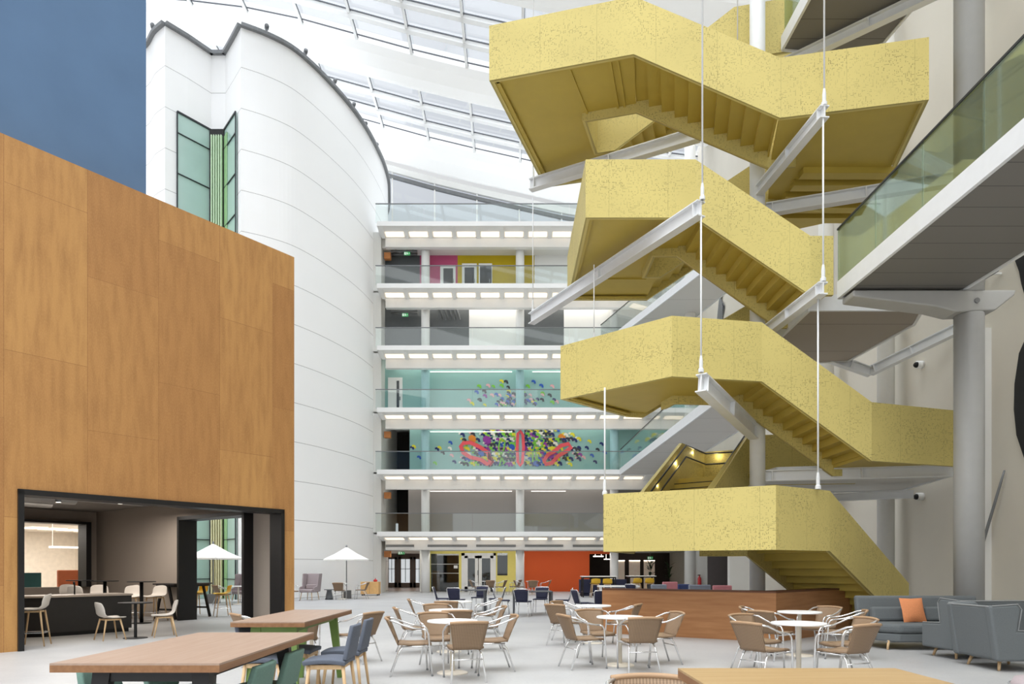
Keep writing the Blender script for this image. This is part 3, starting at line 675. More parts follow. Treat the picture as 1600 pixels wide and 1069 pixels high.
# big column with bracket on the right
bc = thing('bracketed_column', 'stout white column with bracket arms carrying the footbridge on the right', 'column', (8.98, 13.42, 0), world=True)
m_ = MB(); m_.lathe([(.26, 0), (.26, 6.42)], (8.98, 13.42, 0), 32); m_.lathe([(.26, 6.84), (.26, 25.2)], (8.98, 13.42, 0), 32); GCOL = mat('pale_grey_column', (174, 174, 172), .45, vary=.02); m_.build('shaft', GCOL, bc, True)
m_ = MB()
m_.extr([(6.6, 13.2, 6.84), (9.75, 13.2, 6.84), (9.72, 13.2, 6.74), (9.35, 13.2, 6.45), (8.6, 13.2, 6.42), (8.2, 13.2, 6.52), (6.6, 13.2, 6.72)], (0, .46, 0)); m_.build('bracket_arm', GCOL, bc, bevel=.03)
m_ = MB(); m_.tube([(8.98, 13.21, 6.63), (8.98, 13.17, 6.63)], .05, 14); m_.build('bolt_cover', GREYM, bc)
for i, (x, y, r) in enumerate(((10.4, 19.0, .22), (10.35, 22.5, .24), (9.9, 27.5, .25), (8.6, 33.0, .26))):
    m_ = MB(); m_.lathe([(r, 0), (r, 25)], (x, y, 0), 24)
    tag(m_.build('round_column', WALLW, smooth=True), ['white column against the right wall behind the lowest deck', 'white column by the right wall, second behind the staircase', 'white column by the right wall seen left of the lowest flight', 'white column at the far right corner of the hall'][i], 'column', 'right wall columns')
# ================================================================== GALLERY DETAILS
def pict(b, x, y, z, s, m):          # running figure and door of an exit sign, facing -Y
    b.lim((x-.42*s, y, z-.2*s), (x-.22*s, y-.006, z+.2*s), m)
    b.tube([(x-.02*s, y, z+.16*s), (x-.02*s, y-.008, z+.16*s)], .05*s, 8, m)
    b.bar((x-.04*s, y-.003, z+.1*s), (x+.02*s, y-.003, z-.05*s), .01, .07*s, m); b.bar((x, y-.003, z-.03*s), (x-.12*s, y-.003, z-.2*s), .01, .05*s, m)
    b.bar((x+.02*s, y-.003, z-.03*s), (x+.16*s, y-.003, z-.16*s), .01, .05*s, m); b.bar((x-.04*s, y-.003, z+.08*s), (x+.12*s, y-.003, z), .01, .04*s, m)
    b.bar((x+.24*s, y-.003, z), (x+.42*s, y-.003, z), .01, .05*s, m)
def exit_sign(x, y, z, w, label):
    r = thing('exit_sign', label, 'sign', (x, y, z), group='green exit signs', world=True)
    m_ = MB(); m_.lim((x-w/2, y, z-w*.26), (x+w/2, y+.06, z+w*.26)); m_.build('sign_box', EXITG, r)
    m_ = MB(); zc = 2.5 if z < 3 else ST*math.ceil(z/ST)-.1; m_.lim((x-.01, y+.02, z+w*.26), (x+.01, y+.04, zc)); m_.build('stem', GREYM, r); m_ = MB(); pict(m_, x, y, z, w*1.0, 0); m_.build('pictogram', mat('sign_white', (250, 252, 250), .4, vary=0, emit=.6), r)
exit_sign(X(627, 44), 44, EYE+(HV-864)/F*44, .42, 'green exit sign over the brown lobby doors')
exit_sign(X(633, 39.86), 39.86, EYE+(HV-492)/F*39.86, .36, 'green exit sign in the gallery of dark glass and white blinds')
exit_sign(X(636, 39.86), 39.86, EYE+(HV-396)/F*39.86, .36, 'green exit sign in the pink and mustard gallery')
exit_sign(X(1016, 46), 46, EYE+(HV-872)/F*46, .36, 'green exit sign in the dark lounge under the staircase')
# wooden boxes at the left end of the storeys
for z, lab in ((EYE+(HV-866)/F*40, 'small plywood wall box beside the lobby'), (EYE+(HV-774)/F*40, 'small plywood wall box in the grey-walled gallery'), (EYE+(HV-679)/F*40, 'small plywood wall box in the mural gallery'), (EYE+(HV-399)/F*40, 'small plywood wall box in the pink and mustard gallery')):
    m_ = MB(); m_.lim((X(600, 40), 40, z-.18), (X(610, 40), 40.3, z+.18)); tag(m_.build('wall_box', mat('orange_plywood', (206, 136, 80), .6), bevel=.01), lab, 'box', 'plywood wall boxes')
# ground floor of the far side
def door_leaf(r, x0, x1, y, z1, fm, gm, fw=.16, name='door_leaf', rail=.35, z0=0.0):
    l = MB(); l.lim((x0, y, z0), (x0+fw, y+.06, z1)); l.lim((x1-fw, y, z0), (x1, y+.06, z1)); l.lim((x0, y, z1-.16), (x1, y+.06, z1)); l.lim((x0, y, z0), (x1, y+.06, z0+rail)); o = l.build(name, fm, r)
    g_ = MB(); g_.lim((x0+fw, y+.02, z0+rail), (x1-fw, y+.04, z1-.16)); g_.build('glass_pane', gm, o); return o
lf = MB(); lf.prism([(FX0+.04, 42.2), (-5.6, 42.2), (-5.6, 51.3), (-10.2, 51.3)], .001, .004); struct(lf.build('floor', mat('lobby_floor_reflection', (138, 118, 106), .35)))  # brownish floor reflection painted on as a thin coloured sheet
ll = MB(); ll.prism([(FX0, 41), (FX0+.04, 41), (-9.9, 51.4), (-10.0, 51.4)], 0, 2.6); struct(ll.build('wall_left', WALLW))
lc = MB(); lc.prism([(FX0-4, 42), (-5.5, 42), (-5.5, 51.4), (FX0-4, 51.4)], 2.5, 2.55); struct(lc.build('ceiling', WALLW))
lb_ = MB(); lb_.lim((-10.2, 51, 0), (-5.5, 51.15, 2.6)); struct(lb_.build('wall_back', BROWNF))
ld = thing('door_3', 'brown framed glazed lobby doors, daylight behind them', 'door', (X(628, 50.4), 50.4, 0), world=True); struct(ld)
for (u0, u1) in ((604, 620), (623, 644), (646, 664)):
    x0, x1 = X(u0, 50.4), X(u1, 50.4); o = door_leaf(ld, x0, x1, 50.4, 2.25, BROWNF, DAYL, .17)
    k = MB(); xm = (x0+x1)/2; k.lim((xm-.02, 50.38, .4), (xm+.02, 50.4, 2.1)); k.lim((x0+.15, 50.38, 1.35), (x1-.15, 50.4, 1.39)); k.build('glazing_bar', DARKM, o)
m_ = MB(); m_.lim((X(600, 50.4), 50.46, 2.25), (X(664, 50.4), 50.6, 2.6)); m_.build('header', BROWNF, ld)
lw = MB(); lw.lim((X(655, 41), 41.2, 0), (X(669, 41), 50.4, 2.52)); struct(lw.build('wall_left', WALLW))
lamp('lobby_fill_light', 'AREA', (-7.2, 46, 2.4), 60, (1, .9, .8), 1.0, (0, 0, 0), 4)  # area lamp without a fitting, added to brighten the lobby
# yellow shopfront
yw = MB(); yz = 2.52
for (u0, u1, z0, z1) in ((669, 673, 0, yz), (673, 717, 2.32, yz), (717, 721, 0, yz), (721, 775, 2.36, yz), (775, 777, 0, yz), (777, 793, 0, .98), (777, 793, 2.36, yz), (793, 807, 0, yz)):
    yw.lim((X(u0), YW, z0), (X(u1), YW+.12, z1))
struct(yw.build('wall_back', YELW))
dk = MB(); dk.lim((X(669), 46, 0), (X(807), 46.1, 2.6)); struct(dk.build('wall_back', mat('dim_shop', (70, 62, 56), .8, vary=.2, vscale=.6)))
sg = MB(); sg.lim((X(673), YW+.05, 0), (X(717), YW+.07, 2.32)); struct(sg.build('window_11', WINDG))
dots = MB()
for z in (1.12, 1.68):
    for i in range(24):
        x = X(674)+(X(716)-X(674))*i/23; dots.lim((x-.02, YW+.03, z-.02), (x+.02, YW+.045, z+.02))
struct(dots.build('trim_21', WHITE))
sg = MB(); sg.lim((X(777), YW+.05, .98), (X(793), YW+.07, 2.36)); struct(sg.build('window_12', WINDG))
dd = thing('door_4', 'white double doors in the yellow wall', 'door', (X(748), YW, 0), world=True); struct(dd)
m_ = MB(); m_.lim((X(721), YW-.04, 0), (X(726), YW+.1, 2.36)); m_.lim((X(771), YW-.04, 0), (X(775), YW+.1, 2.36)); m_.lim((X(721), YW-.04, 2.2), (X(775), YW+.1, 2.36)); m_.build('door_frame', WHITE, dd)
for (u0, u1) in ((726, 747), (748, 771)): door_leaf(dd, X(u0), X(u1), YW-.02, 2.2, WHITE, WINDG, .19, rail=.3)
m_ = MB(); m_.tube([(X(746.5), YW-.08, 1.0), (X(746.5), YW-.08, 1.3)], .02, 6); m_.build('door_handle', GREYM, dd)
m_ = MB(); m_.lim((X(676, 43), 43, 0), (X(686, 43), 43.6, 1.27)); tag(m_.build('shop_cabinet', mat('orange_plywood', (206, 136, 80), .6)), 'tall plywood cabinet just inside the yellow shopfront glass', 'cabinet')
m_ = MB(); m_.lim((X(709, 42), 42.02, 1.42), (X(715, 42), 42.05, 1.6)); tag(m_.build('door_notice', WHITE), 'small white notice on the yellow shopfront glass', 'notice')
wallp(0, X(819), X(921), ORNG, YW, 0, yz)
ow = MB(); ow.lim((X(921), YW, 2.3), (X(955), YW+.12, yz)); struct(ow.build('wall_back', ORNG))
# grilles on the ground floor beam
for i, (u0, u1) in enumerate(((603, 647), (668, 730), (744, 806), (820, 880), (895, 950))):
    m_ = MB(); y = YB-.03; z = EYE+(HV-853)/F*y
    for k in range(4): m_.lim((X(u0, y), y, z-.06+.035*k), (X(u1, y), y+.02, z-.04+.035*k))
    tag(m_.build('vent_grille', GREYM), 'slotted vent in the beam %s' % ['over the lobby', 'over the yellow shopfront window', 'over the white double doors', 'over the orange wall, left one', 'over the orange wall, right one'][i], 'vent', 'slotted beam vents')
# dark lounge beneath the stair
dl = MB(); dl.lim((X(921, 47), 47, 0), (WX, 47.1, 2.6)); struct(dl.build('wall_back', mat('dark_lounge', (58, 50, 46), .8, vary=.25, vscale=.5)))
for i, (u0, u1) in enumerate(((962, 976), (983, 1000), (1006, 1023))):
    m_ = MB(); y = 46.6; m_.lim((X(u0, y), y, 0), (X(u1, y), y+.05, EYE+(HV-876)/F*y)); m_.lim((X(u0, y), y-.05, EYE+(HV-877)/F*y), (X(u1, y), y+.02, EYE+(HV-875.5)/F*y), 1)
    tag(m_.build('lit_panel', [mat('lit_cream_panel', (236, 216, 196), .7, emit=.25), LIGHTC]), 'lit cream wall panel in the dark lounge, %s' % ['left of three', 'middle of three', 'right of three'][i], 'panel', 'lit lounge panels')
for i, u in enumerate((935, 952)):
    m_ = MB(); y = 43.5; z = EYE+(HV-[869.5, 874][i])/F*y; m_.lim((X(u-8, y), y, z-.03), (X(u+8, y), y+.1, z+.03)); m_.lim((X(u-5, y), y+.04, z), (X(u-4.5, y), y+.06, 2.5)); m_.lim((X(u+4.5, y), y+.04, z), (X(u+5, y), y+.06, 2.5)); tag(m_.build('linear_light', LIGHTC), 'slim linear light in the dark opening right of the orange wall, %s' % ['upper', 'lower'][i], 'light', 'lounge linear lights')
sw = MB(); sw.lim((X(1075, 33), 33.0, 0), (X(1105, 33), 33.3, 6.6)); sw.lim((X(1140, 31), 31.0, 0), (X(1175, 31), 31.3, 6.6)); struct(sw.build('wall_back', WALLW))
sd = MB(); sd.lim((X(1106, 32), 32, 0), (X(1141, 32), 32.08, 2.25)); struct(sd.build('door_5', mat('charcoal_door', (72, 66, 66), .6)))
sw = MB(); sw.lim((X(1106, 32), 32, 2.25), (X(1141, 32), 32.2, 6.6)); struct(sw.build('wall_back', WALLW))
ex = thing('fire_extinguisher', 'red fire extinguisher by the white wall beyond the wood counter', 'extinguisher', (X(1093, 32.8), 32.8, 0), world=False)
m_ = MB(); m_.lathe([(.07, 0), (.09, .05), (.09, .5), (.03, .6), (.03, .64)], (0, 0, .45), 12); m_.build('cylinder', mat('extinguisher_red', (176, 36, 40), .4), ex, True)
m_ = MB(); m_.lim((-.08, -.02, 1.08), (.04, .02, 1.13)); m_.build('handle', BLACKT, ex); m_ = MB(); m_.lim((-.14, -.14, 0), (.14, .14, .45)); m_.build('stand', DARKM, ex)

# storey fittings
def plain_door(n, u0, u1, h, fm, panel=None, label='', z0=0.0):
    r = thing('gallery_door', label, 'door', (XU((u0+u1)/2), YU-.06, ST*n), world=True)
    x0, x1, z = XU(u0), XU(u1), ST*n; m_ = MB(); m_.lim((x0, YU-.06, z), (x1, YU-.005, z+h)); m_.build('door_leaf', fm, r)
    if panel:
        m_ = MB(); m_.lim((XU(panel[0]), YU-.075, z+.2), (XU(panel[1]), YU-.06, z+panel[2])); m_.build('glass_pane', DARKG, r)
    m_ = MB(); m_.lim((x1-.18, YU-.11, z+.95), (x1-.12, YU-.06, z+1.15)); m_.build('door_handle', GREYM, r)
plain_door(3, 606.5, 629, 2.3, WHITE, (620, 624, 2.1), 'white door with slim pane in the pale teal gallery')
plain_door(5, 688, 712, 2.0, WHITE, (693, 708, 1.8), 'white glazed door in the pink wall')
plain_door(5, 722, 745, 2.1, WHITE, (726, 741, 1.85), 'white glazed door at the left of the mustard wall')
plain_door(5, 748, 769, 2.1, WHITE, (750, 768, 1.95), 'pale framed dark pane right of the mustard wall door')
for i, (u0, u1, dz) in enumerate(((671, 703, 2.94), (719, 751, 2.96), (767, 800, 2.96))):
    m_ = MB(); y = 40.4; m_.lim((X(u0, y), y, ST*5+dz), (X(u1, y), y+.08, ST*5+dz+.09)); m_.lim((X(u0+4, y), y+.03, ST*5+dz), (X(u0+5, y), y+.05, ST*5+3.4)); m_.lim((X(u1-5, y), y+.03, ST*5+dz), (X(u1-4, y), y+.05, ST*5+3.4)); tag(m_.build('linear_light', LIGHTC), 'white tube light in the pink and mustard gallery, %s' % ['left', 'middle', 'right'][i], 'light', 'gallery tube lights')
for i, (u0, u1, n) in enumerate(((672, 800, 1), (830, 884, 1), (672, 800, 2), (672, 800, 3), (832, 890, 3))):
    m_ = MB(); y = YU-.06; zz = ST*n+{1: 2.5, 2: 2.55, 3: 2.62}[n]; m_.lim((X(u0, y), y, zz), (X(u1, y), y+.055, zz+.04)); tag(m_.build('linear_light', mat('slim_lamp', (250, 246, 238), .5, vary=0, emit=1.6)), 'slim wall-washing strip above the %s' % ['grey wall, left bay', 'grey wall, right bay', 'big mural', 'pale teal wall, left bay', 'pale teal wall, right bay'][i], 'light', 'wall washing strips')
for n in range(0, 6):
    lamp('gallery_fill_light', 'AREA', (-.5, 40.2, ST*n+(2.40 if n == 0 else 3.2)), [105, 90, 80, 90, 120, 130][n], (1, .96, .88), 13.0, (math.radians(35), 0, 0), .5)  # broad area lamps added to brighten every gallery, whatever fittings it has
for n in (4, 5):   # exposed services under the dark ceilings
    m_ = MB()
    for k in range(5):
        if k in (0, 4):
            for uu in (618, 645): m_.lim((X(uu, 40.02+.13*k), 40.0+.13*k, ST*n+2.5), (X(uu+1, 40.02+.13*k), 40.03+.13*k, ST*n+3.4))
        y = 40.02+.13*k; z = ST*n+2.5+.12*(k % 3); m_.tube([(X(611, y), y, z), (X(652, y), y, z+.02)], .06+.02*(k % 2), 8)
    tag(m_.build('service_pipes', GREYM, smooth=True), 'bundle of grey pipes under the ceiling at the left of the %s' % CEN[n-1], 'pipes')
m_ = MB()
for k in range(5): m_.bar((X(680+7*k, 40.4), 40.0, ST*4+3.36), (X(690+7*k, 40.4), 40.6, ST*4+2.2), .12, .1)
tag(m_.build('service_ducts', GREYM), 'slanting grey ducts behind the glass right of the column in the blinds gallery', 'ducts')
m_ = MB(); y = 44.6; m_.lim((X(612, y), y, ST+.1), (X(622, y), y+.05, ST+.85)); struct(m_.build('window_13', DAYL))

# murals: scattered curved flakes and looped outlines painted on the teal walls
MC = [mat('mural_'+n, c, .6, vary=0) for n, c in (('navy', (40, 50, 110)), ('blue', (52, 96, 190)), ('charcoal', (60, 62, 72)), ('yellow', (230, 220, 60)), ('pink', (240, 186, 190)), ('lime', (134, 206, 70)), ('coral', (240, 92, 100)), ('magenta', (150, 60, 160)), ('cream', (240, 236, 226)), ('orange', (232, 140, 50)))]
FK = [0]
def flake(b, x, z, s, m, y=YU-.02):
    FK[0] = (FK[0]+1) % 400; y = y-.0001*FK[0]
    pts = [(-.5, .30), (-.1, .46), (.34, .26), (.50, -.35), (.12, -.46), (0, -.12), (-.2, -.02), (-.48, -.1)]
    b.extr([(x+s*p[0], y, z+s*p[1]) for p in pts], (0, .004, 0), m)
def loop(b, pts, w, m, y=YU-.035):
    k = len(pts); y = y-.065; vs = []
    for i in range(k):
        a, c = pts[i-1], pts[(i+1) % k]; d = Vector((c[0]-a[0], c[1]-a[1])).normalized(); n_ = Vector((-d.y, d.x))*w/2; p = Vector(pts[i])
        for q in (p+n_, p-n_): vs += [(q.x, y, q.y), (q.x, y+.006, q.y)]
    fs = []
    for i in range(k):
        o, q = i*4, ((i+1) % k)*4; fs += [(o, q, q+2, o+2), (o+1, o+3, q+3, q+1), (o, o+1, q+1, q), (o+2, q+2, q+3, o+3)]
    b.add(vs, fs, m)
def px(pts, y=YU): return [(X(u, y), EYE+(HV-v)/F*y) for u, v in pts]
mb = MB(); rr = random.Random(3); cu = 812
for i in range(-17, 18):
    for j in range(8):
        u = cu+i*5.4+rr.uniform(-1, 1)+(j % 2)*2.6; v = 672+j*7.6+rr.uniform(-1, 1); dx = abs(u-cu)
        dens = 1.0 if dx < 46 else max(0.0, 1-(dx-46)/62)
        if j < 2 and dx > 56: dens *= .35
        if rr.random() > dens or 665 > v or v > 731: continue
        x, z = px([(u, v)])[0]; flake(mb, x, z, .30, rr.choice([0, 0, 0, 1, 2, 2, 3, 3, 7, 8, 5])); flake(mb, x-.13, z+.05, .24, rr.choice([3, 4, 4, 8, 5, 8]), YU-.012)
for (u, v, m) in ((644, 700, 0), (647, 698, 3), (655, 715, 1), (683, 702, 0), (687, 700, 3), (692, 708, 2), (704, 692, 1), (706, 712, 4), (710, 722, 0), (680, 724, 5), (703, 701, 8), (917, 700, 0), (925, 712, 1), (934, 703, 2), (940, 694, 0), (921, 690, 3), (912, 715, 4), (930, 722, 0), (945, 707, 1), (905, 700, 0)):
    x, z = px([(u, v)])[0]; flake(mb, x, z, .26, m)
loop(mb, px([(720, 698), (724, 693), (735, 692), (750, 699), (763, 708), (766, 724), (762, 726), (752, 719), (735, 715), (724, 708)]), .23, 6)
loop(mb, px([(763, 708), (770, 722), (764, 730), (771, 722), (763, 716)]), .10, 6)
loop(mb, px([(892, 700), (888, 694), (876, 697), (866, 706), (856, 711), (850, 720), (853, 726), (862, 724), (872, 713), (884, 706)]), .23, 6)
loop(mb, px([(781, 690), (785, 686), (789, 690), (788, 700), (783, 712), (788, 724), (780, 729), (784, 715), (779, 700)]), .09, 5)
loop(mb, px([(836, 692), (842, 685), (850, 688), (846, 698), (836, 706), (840, 718), (832, 722), (833, 704)]), .09, 5)
for (u, v, m, s) in ((761, 688, 7, .55), (738, 686, 9, .5), (838, 686, 7, .45), (878, 684, 9, .5), (862, 712, 7, .4), (752, 709, 1, .4), (838, 725, 1, .4), (800, 699, 1, .4), (820, 700, 7, .35)):
    x, z = px([(u, v)])[0]
    for k in range(7): flake(mb, x+.16*math.cos(k*.9)*s, z+.2*math.sin(k*.9)*s, s*.6, m, YU-.04)
tag(mb.build('wall_mural', MC), 'dense colourful mural of flakes and pink loops on the second-floor teal wall', 'mural')
rl_ = MB(); loop(rl_, px([(809, 678), (813, 674), (817, 680), (818, 700), (816, 724), (813, 728), (809, 722), (808, 700)], 39.81), .17, 0, 39.81)
tag(rl_.build('wall_mural', MC[6]), 'coral outline painted on the teal column amid the mural', 'mural')
mb = MB()
for (u, v, m) in ((784, 596, 3), (791, 597, 2), (749, 604, 5), (784, 603, 5), (763, 603, 4), (834, 597, 1), (846, 603, 1), (825, 604, 5), (863, 604, 4), (745, 613, 1), (757, 612, 2), (758, 619, 7), (769, 618, 4), (750, 625, 2), (776, 617, 1), (795, 611, 3), (803, 616, 2), (733, 626, 4), (738, 631, 3), (848, 615, 5), (859, 618, 2), (847, 625, 2), (863, 629, 5), (870, 628, 4)):
    x, z = px([(u, v)])[0]; flake(mb, x, z, .27, m)
for i in range(70):
    u = 812+rr.gauss(0, 22); v = 634-abs(rr.gauss(0, 11)); x, z = px([(u, v)])[0]
    if z > ST*3+.1: flake(mb, x, z, .22, rr.choice([0, 0, 1, 2, 2, 3, 4, 5]))
tag(mb.build('wall_mural', MC), 'sparser scatter of painted flakes on the third-floor pale teal wall', 'mural')
# dark painted art on the right wall
m_ = MB(); wx = WX-.03
def wp(u, v): Y = (WX-.03)*F/(u-800); return (wx, Y, EYE+(HV-v)/F*Y)
m_.extr([wp(1587, 388), wp(1586, 408), wp(1592, 424), wp(1596, 445), wp(1612, 500), wp(1660, 520), wp(1700, 420), wp(1640, 340)], (.02, 0, 0))
m_.extr([wp(1606, 520), wp(1592, 552), wp(1585, 600), wp(1584, 640), wp(1588, 680), wp(1600, 716), wp(1650, 770), wp(1700, 700), wp(1680, 540)], (.02, 0, 0))
tag(m_.build('wall_art', BLACKT), 'large curved black shapes on the right wall at the picture edge', 'art')
m_ = MB(); wa = (10.82, 35.0); y = 41.0
m_.lim((10.6, 26.5, 10.4), (10.62, 26.8, 13.5)); 
def w2(u, v): Y = 10.8*F/(u-800); return (10.8, Y, EYE+(HV-v)/F*Y)
bb = MB(); bb.extr([w2(1128, 452), w2(1124, 470), w2(1121, 500), w2(1129, 500), w2(1130, 480), w2(1127, 466), w2(1131, 454)], (-.03, 0, 0)); bb.extr([w2(1129, 470), w2(1132, 480), w2(1130, 492), w2(1132, 478)], (-.03, 0, 0))
tag(bb.build('wall_art', GREYM), 'thin dark painted line on the white wall above the second yellow tier', 'art')
# wayfinding icons, wall cameras, lamp, brace on the right wall
m_ = MB()
for u, v in ((1520, 444), (1531, 436)):
    c = Vector(wp(u, v)); c.x = WX-.05
    m_.ball((c.x, c.y, c.z+.12), .05, 8); m_.extr([(c.x, c.y-.13, c.z-.14), (c.x, c.y+.13, c.z-.14), (c.x, c.y+.13, c.z-.09), (c.x, c.y-.13, c.z-.09)], (-.02, 0, 0))
    m_.bar((c.x-.01, c.y-.12, c.z-.12), (c.x-.01, c.y, c.z+.1), .03, .05); m_.bar((c.x-.01, c.y+.12, c.z-.12), (c.x-.01, c.y, c.z+.1), .03, .05)
tag(m_.build('wayfinding_icons', BLACKT), 'pair of small black triangular icons on the wall above the bracketed column', 'sign')
def wcam(u, v, label):
    c = wp(u, v); r = thing('wall_camera', label, 'camera', (WX, c[1], c[2]), group='wall cameras')
    m_ = MB(); m_.tube([(0, 0, 0), (-.16, 0, 0)], .10, 14); m_.build('housing', WHITE, r, True); m_ = MB(); m_.ball((-.18, -.02, -.01), .075, 12); m_.build('lens', BLACKT, r, True)
wcam(1440, 570, 'white wall camera with black lens below the footbridge'); wcam(1440, 776, 'white wall camera with black lens above the grey sofas')
c = wp(1562, 428); r = thing('wall_spotlight', 'grey cylinder spotlight on the right wall below the footbridge', 'light', (WX, c[1], c[2]))
m_ = MB(); m_.tube([(-.3, .1, 0), (-.3, -.25, 0)], .085, 16); m_.build('lamp_head', GREYM, r, True); m_ = MB(); m_.tube([(0, 0, 0), (-.3, 0, 0)], .03, 8); m_.build('arm', WHITE, r)
r = thing('brace_rod', 'slanting grey brace rod with bulbous end on the right wall', 'rod', wp(1543, 885), world=True)
a, b = Vector(wp(1543, 882)), Vector(wp(1573, 735)); a.x -= .25; b.x -= .05
m_ = MB(); m_.tube([a, a+(b-a)*.15, a+(b-a)*.8, b], [.03, .035, .028, .02], 8); m_.build('rod', GREYM, r, True); m_ = MB(); m_.ball(a, .09, 12, sz=1.3); m_.build('end_fitting', GREYM, r, True)

# ================================================================== FURNITURE MAKERS
def mk_rattan():
    r = thing('rattan_armchair', '', 'chair')
    def back(t): return -.20-.13*t
    rows = []
    for j in range(9):           # back, from seat level to the top rim
        t = j/8; w = .19+.055*t; z = .42+.345*t
        rows.append([(w*s, back(t)-.035*(1-s*s)*(.4+t), z+.012*(1-s*s)*t) for s in [k/4-1 for k in range(9)]])
    b = MB(); b.grid(rows); b.build('backrest', RATT, r, True, solid=.016)
    b = MB(); t1 = rows[-1]; b.tube([(p[0], p[1], p[2]+.004) for p in t1], .019, 8); b.build('top_rim', mat('pale_cane_wrap', (164, 134, 104), .6), r, True)
    rows = [[(s*(.215-.02*(t > .8)), -.20+.44*t, .43+.012*abs(s)**2-.012*math.sin(t*PI)-(.02 if t > .95 else 0)) for s in [k/4-1 for k in range(9)]] for t in [k/8 for k in range(9)]]
    b = MB(); b.grid(rows); b.build('seat', RATT, r, True, solid=.03)
    for sx in (-1, 1):
        b = MB(); b.tube([(sx*.235, .25, 0), (sx*.25, .22, .35), (sx*.255, .20, .58), (sx*.258, .17, .625), (sx*.262, .12, .64)], .0125, 8); o = b.build('front_leg', ALU, r, True)
        b = MB(); b.tube([(sx*.262, .12, .64), (sx*.275, -.02, .66), (sx*.28, -.14, .70), (sx*.27, -.26, .75), (sx*.22, -.34, .765)], .0125, 8); b.build('armrest', ALU, r, True)
        b = MB(); b.tube([(sx*.16, -.02, .405), (sx*.175, -.14, .395), (sx*.19, -.19, .33), (sx*.225, -.31, 0)], .0125, 8); b.build('rear_leg', ALU, r, True)
        b = MB(); b.lathe([(.016, 0), (.016, .02)], (sx*.235, .25, 0), 8); b.build('foot_cap', GREYM, o)
    b = MB(); b.tube([(-.196, -.215, .29), (.196, -.215, .29)], .009, 6); b.tube([(-.24, .2, .40), (.24, .2, .40)], .01, 6); b.tube([(-.245, .21, .40), (-.18, -.17, .40)], .01, 6); b.tube([(.245, .21, .40), (.18, -.17, .40)], .01, 6); b.build('stretcher', ALU, r, True)
    return r
RAT = Maker(mk_rattan)
def mk_bistro():
    r = thing('bistro_table', '', 'table'); b = MB(); b.lathe([(.345, .712), (.35, .718), (.35, .732), (.345, .738)], n=40); b.build('tabletop', TABW, r)
    b = MB(); b.lathe([(.032, .03), (.03, .70), (.06, .71)], n=16); b.build('pole', CREAM, r, True); b = MB(); b.lathe([(.215, 0), (.215, .012), (.19, .022), (.04, .035)], n=32); b.build('base', CREAM, r)
    return r
BIS = Maker(mk_bistro)
def shell_rows(w=.235, sh=.45, bt=.78, d=.42):
    prof = [(d*.55, sh-.012), (d*.42, sh), (d*.1, sh-.012), (-d*.28, sh-.005), (-d*.46, sh+.05), (-d*.55, sh+.14), (-d*.62, sh+.24), (-d*.66, bt)]
    wid = [.86, .96, 1, 1, 1, .98, .92, .70]; rows = []
    for i, ((y, z), k) in enumerate(zip(prof, wid)):
        rows.append([(s*w*k, y+(.05*s*s if i > 4 else 0), z+.028*s*s*(1 if i < 5 else .3)-(.03*s*s if i == 7 else 0)) for s in [q/4-1 for q in range(9)]])
    return rows
def mk_shell(m, name='shell_chair', sh=.45, bt=.78, leg=LEGW, foot=False):
    def fn():
        r = thing(name, '', 'chair' if sh < .6 else 'stool'); b = MB(); b.grid(shell_rows(.235, sh, bt)); b.build('seat_shell', m, r, True, solid=.018, sub=1)
        for sx in (-1, 1):
            for sy in (-1, 1):
                b = MB(); b.tube([(sx*.15, sy*.13-.01, sh-.02), (sx*.225, sy*.215-.01, 0)], [.019, .012], 8); b.build('leg', leg, r, True)
        b = MB(); b.box((0, 0, sh-.035), (.30, .27, .03)); b.build('seat_frame', leg, r)
        if foot:
            k = .25/sh; q = .15+.075*(1-k*1.0); b = MB(); a = q*1.0
            for p0, p1 in (((-a, .19), (a, .19)), ((-a, -.2), (a, -.2)), ((-a, -.2), (-a, .19)), ((a, -.2), (a, .19))): b.tube([(*p0, .25), (*p1, .25)], .009, 6)
            b.build('footrest', leg if leg is not LEGW else ALU, r)
        return r
    return fn
SHC = Maker(mk_shell(SHELL)); STO = Maker(mk_shell(SHELL, 'bar_stool', .68, .98, LEGW, True)); YST = Maker(mk_shell(YSH, 'bar_stool', .68, .94, LEGW, True))
def mk_navy():
    r = thing('navy_chair', '', 'chair')
    rows = [[((.17+.055*t)*s, -.19-.10*t-.02*(1-s*s), .45+.37*t-.03*t*s*s) for s in [q/3-1 for q in range(7)]] for t in [k/5 for k in range(6)]]
    b = MB(); b.grid(rows); b.build('backrest', NAVY, r, True, solid=.02)
    b = MB(); b.box((0, .02, .45), (.42, .42, .035)); b.build('seat', NAVY, r, bevel=.012)
    b = MB(); b.tube([(-.17, -.18, .43), (-.225, -.29, .78), (-.2, -.31, .83), (.2, -.31, .83), (.225, -.29, .78), (.17, -.18, .43)], .012, 8); b.build('back_frame', ALU, r, True)
    for sx in (-1, 1):
        for y0, y1 in ((.18, .22), (-.16, -.26)):
            b = MB(); b.tube([(sx*.18, y0, .43), (sx*.21, y1, 0)], .011, 8); b.build('leg', ALU, r, True)
    return r
NAV = Maker(mk_navy)
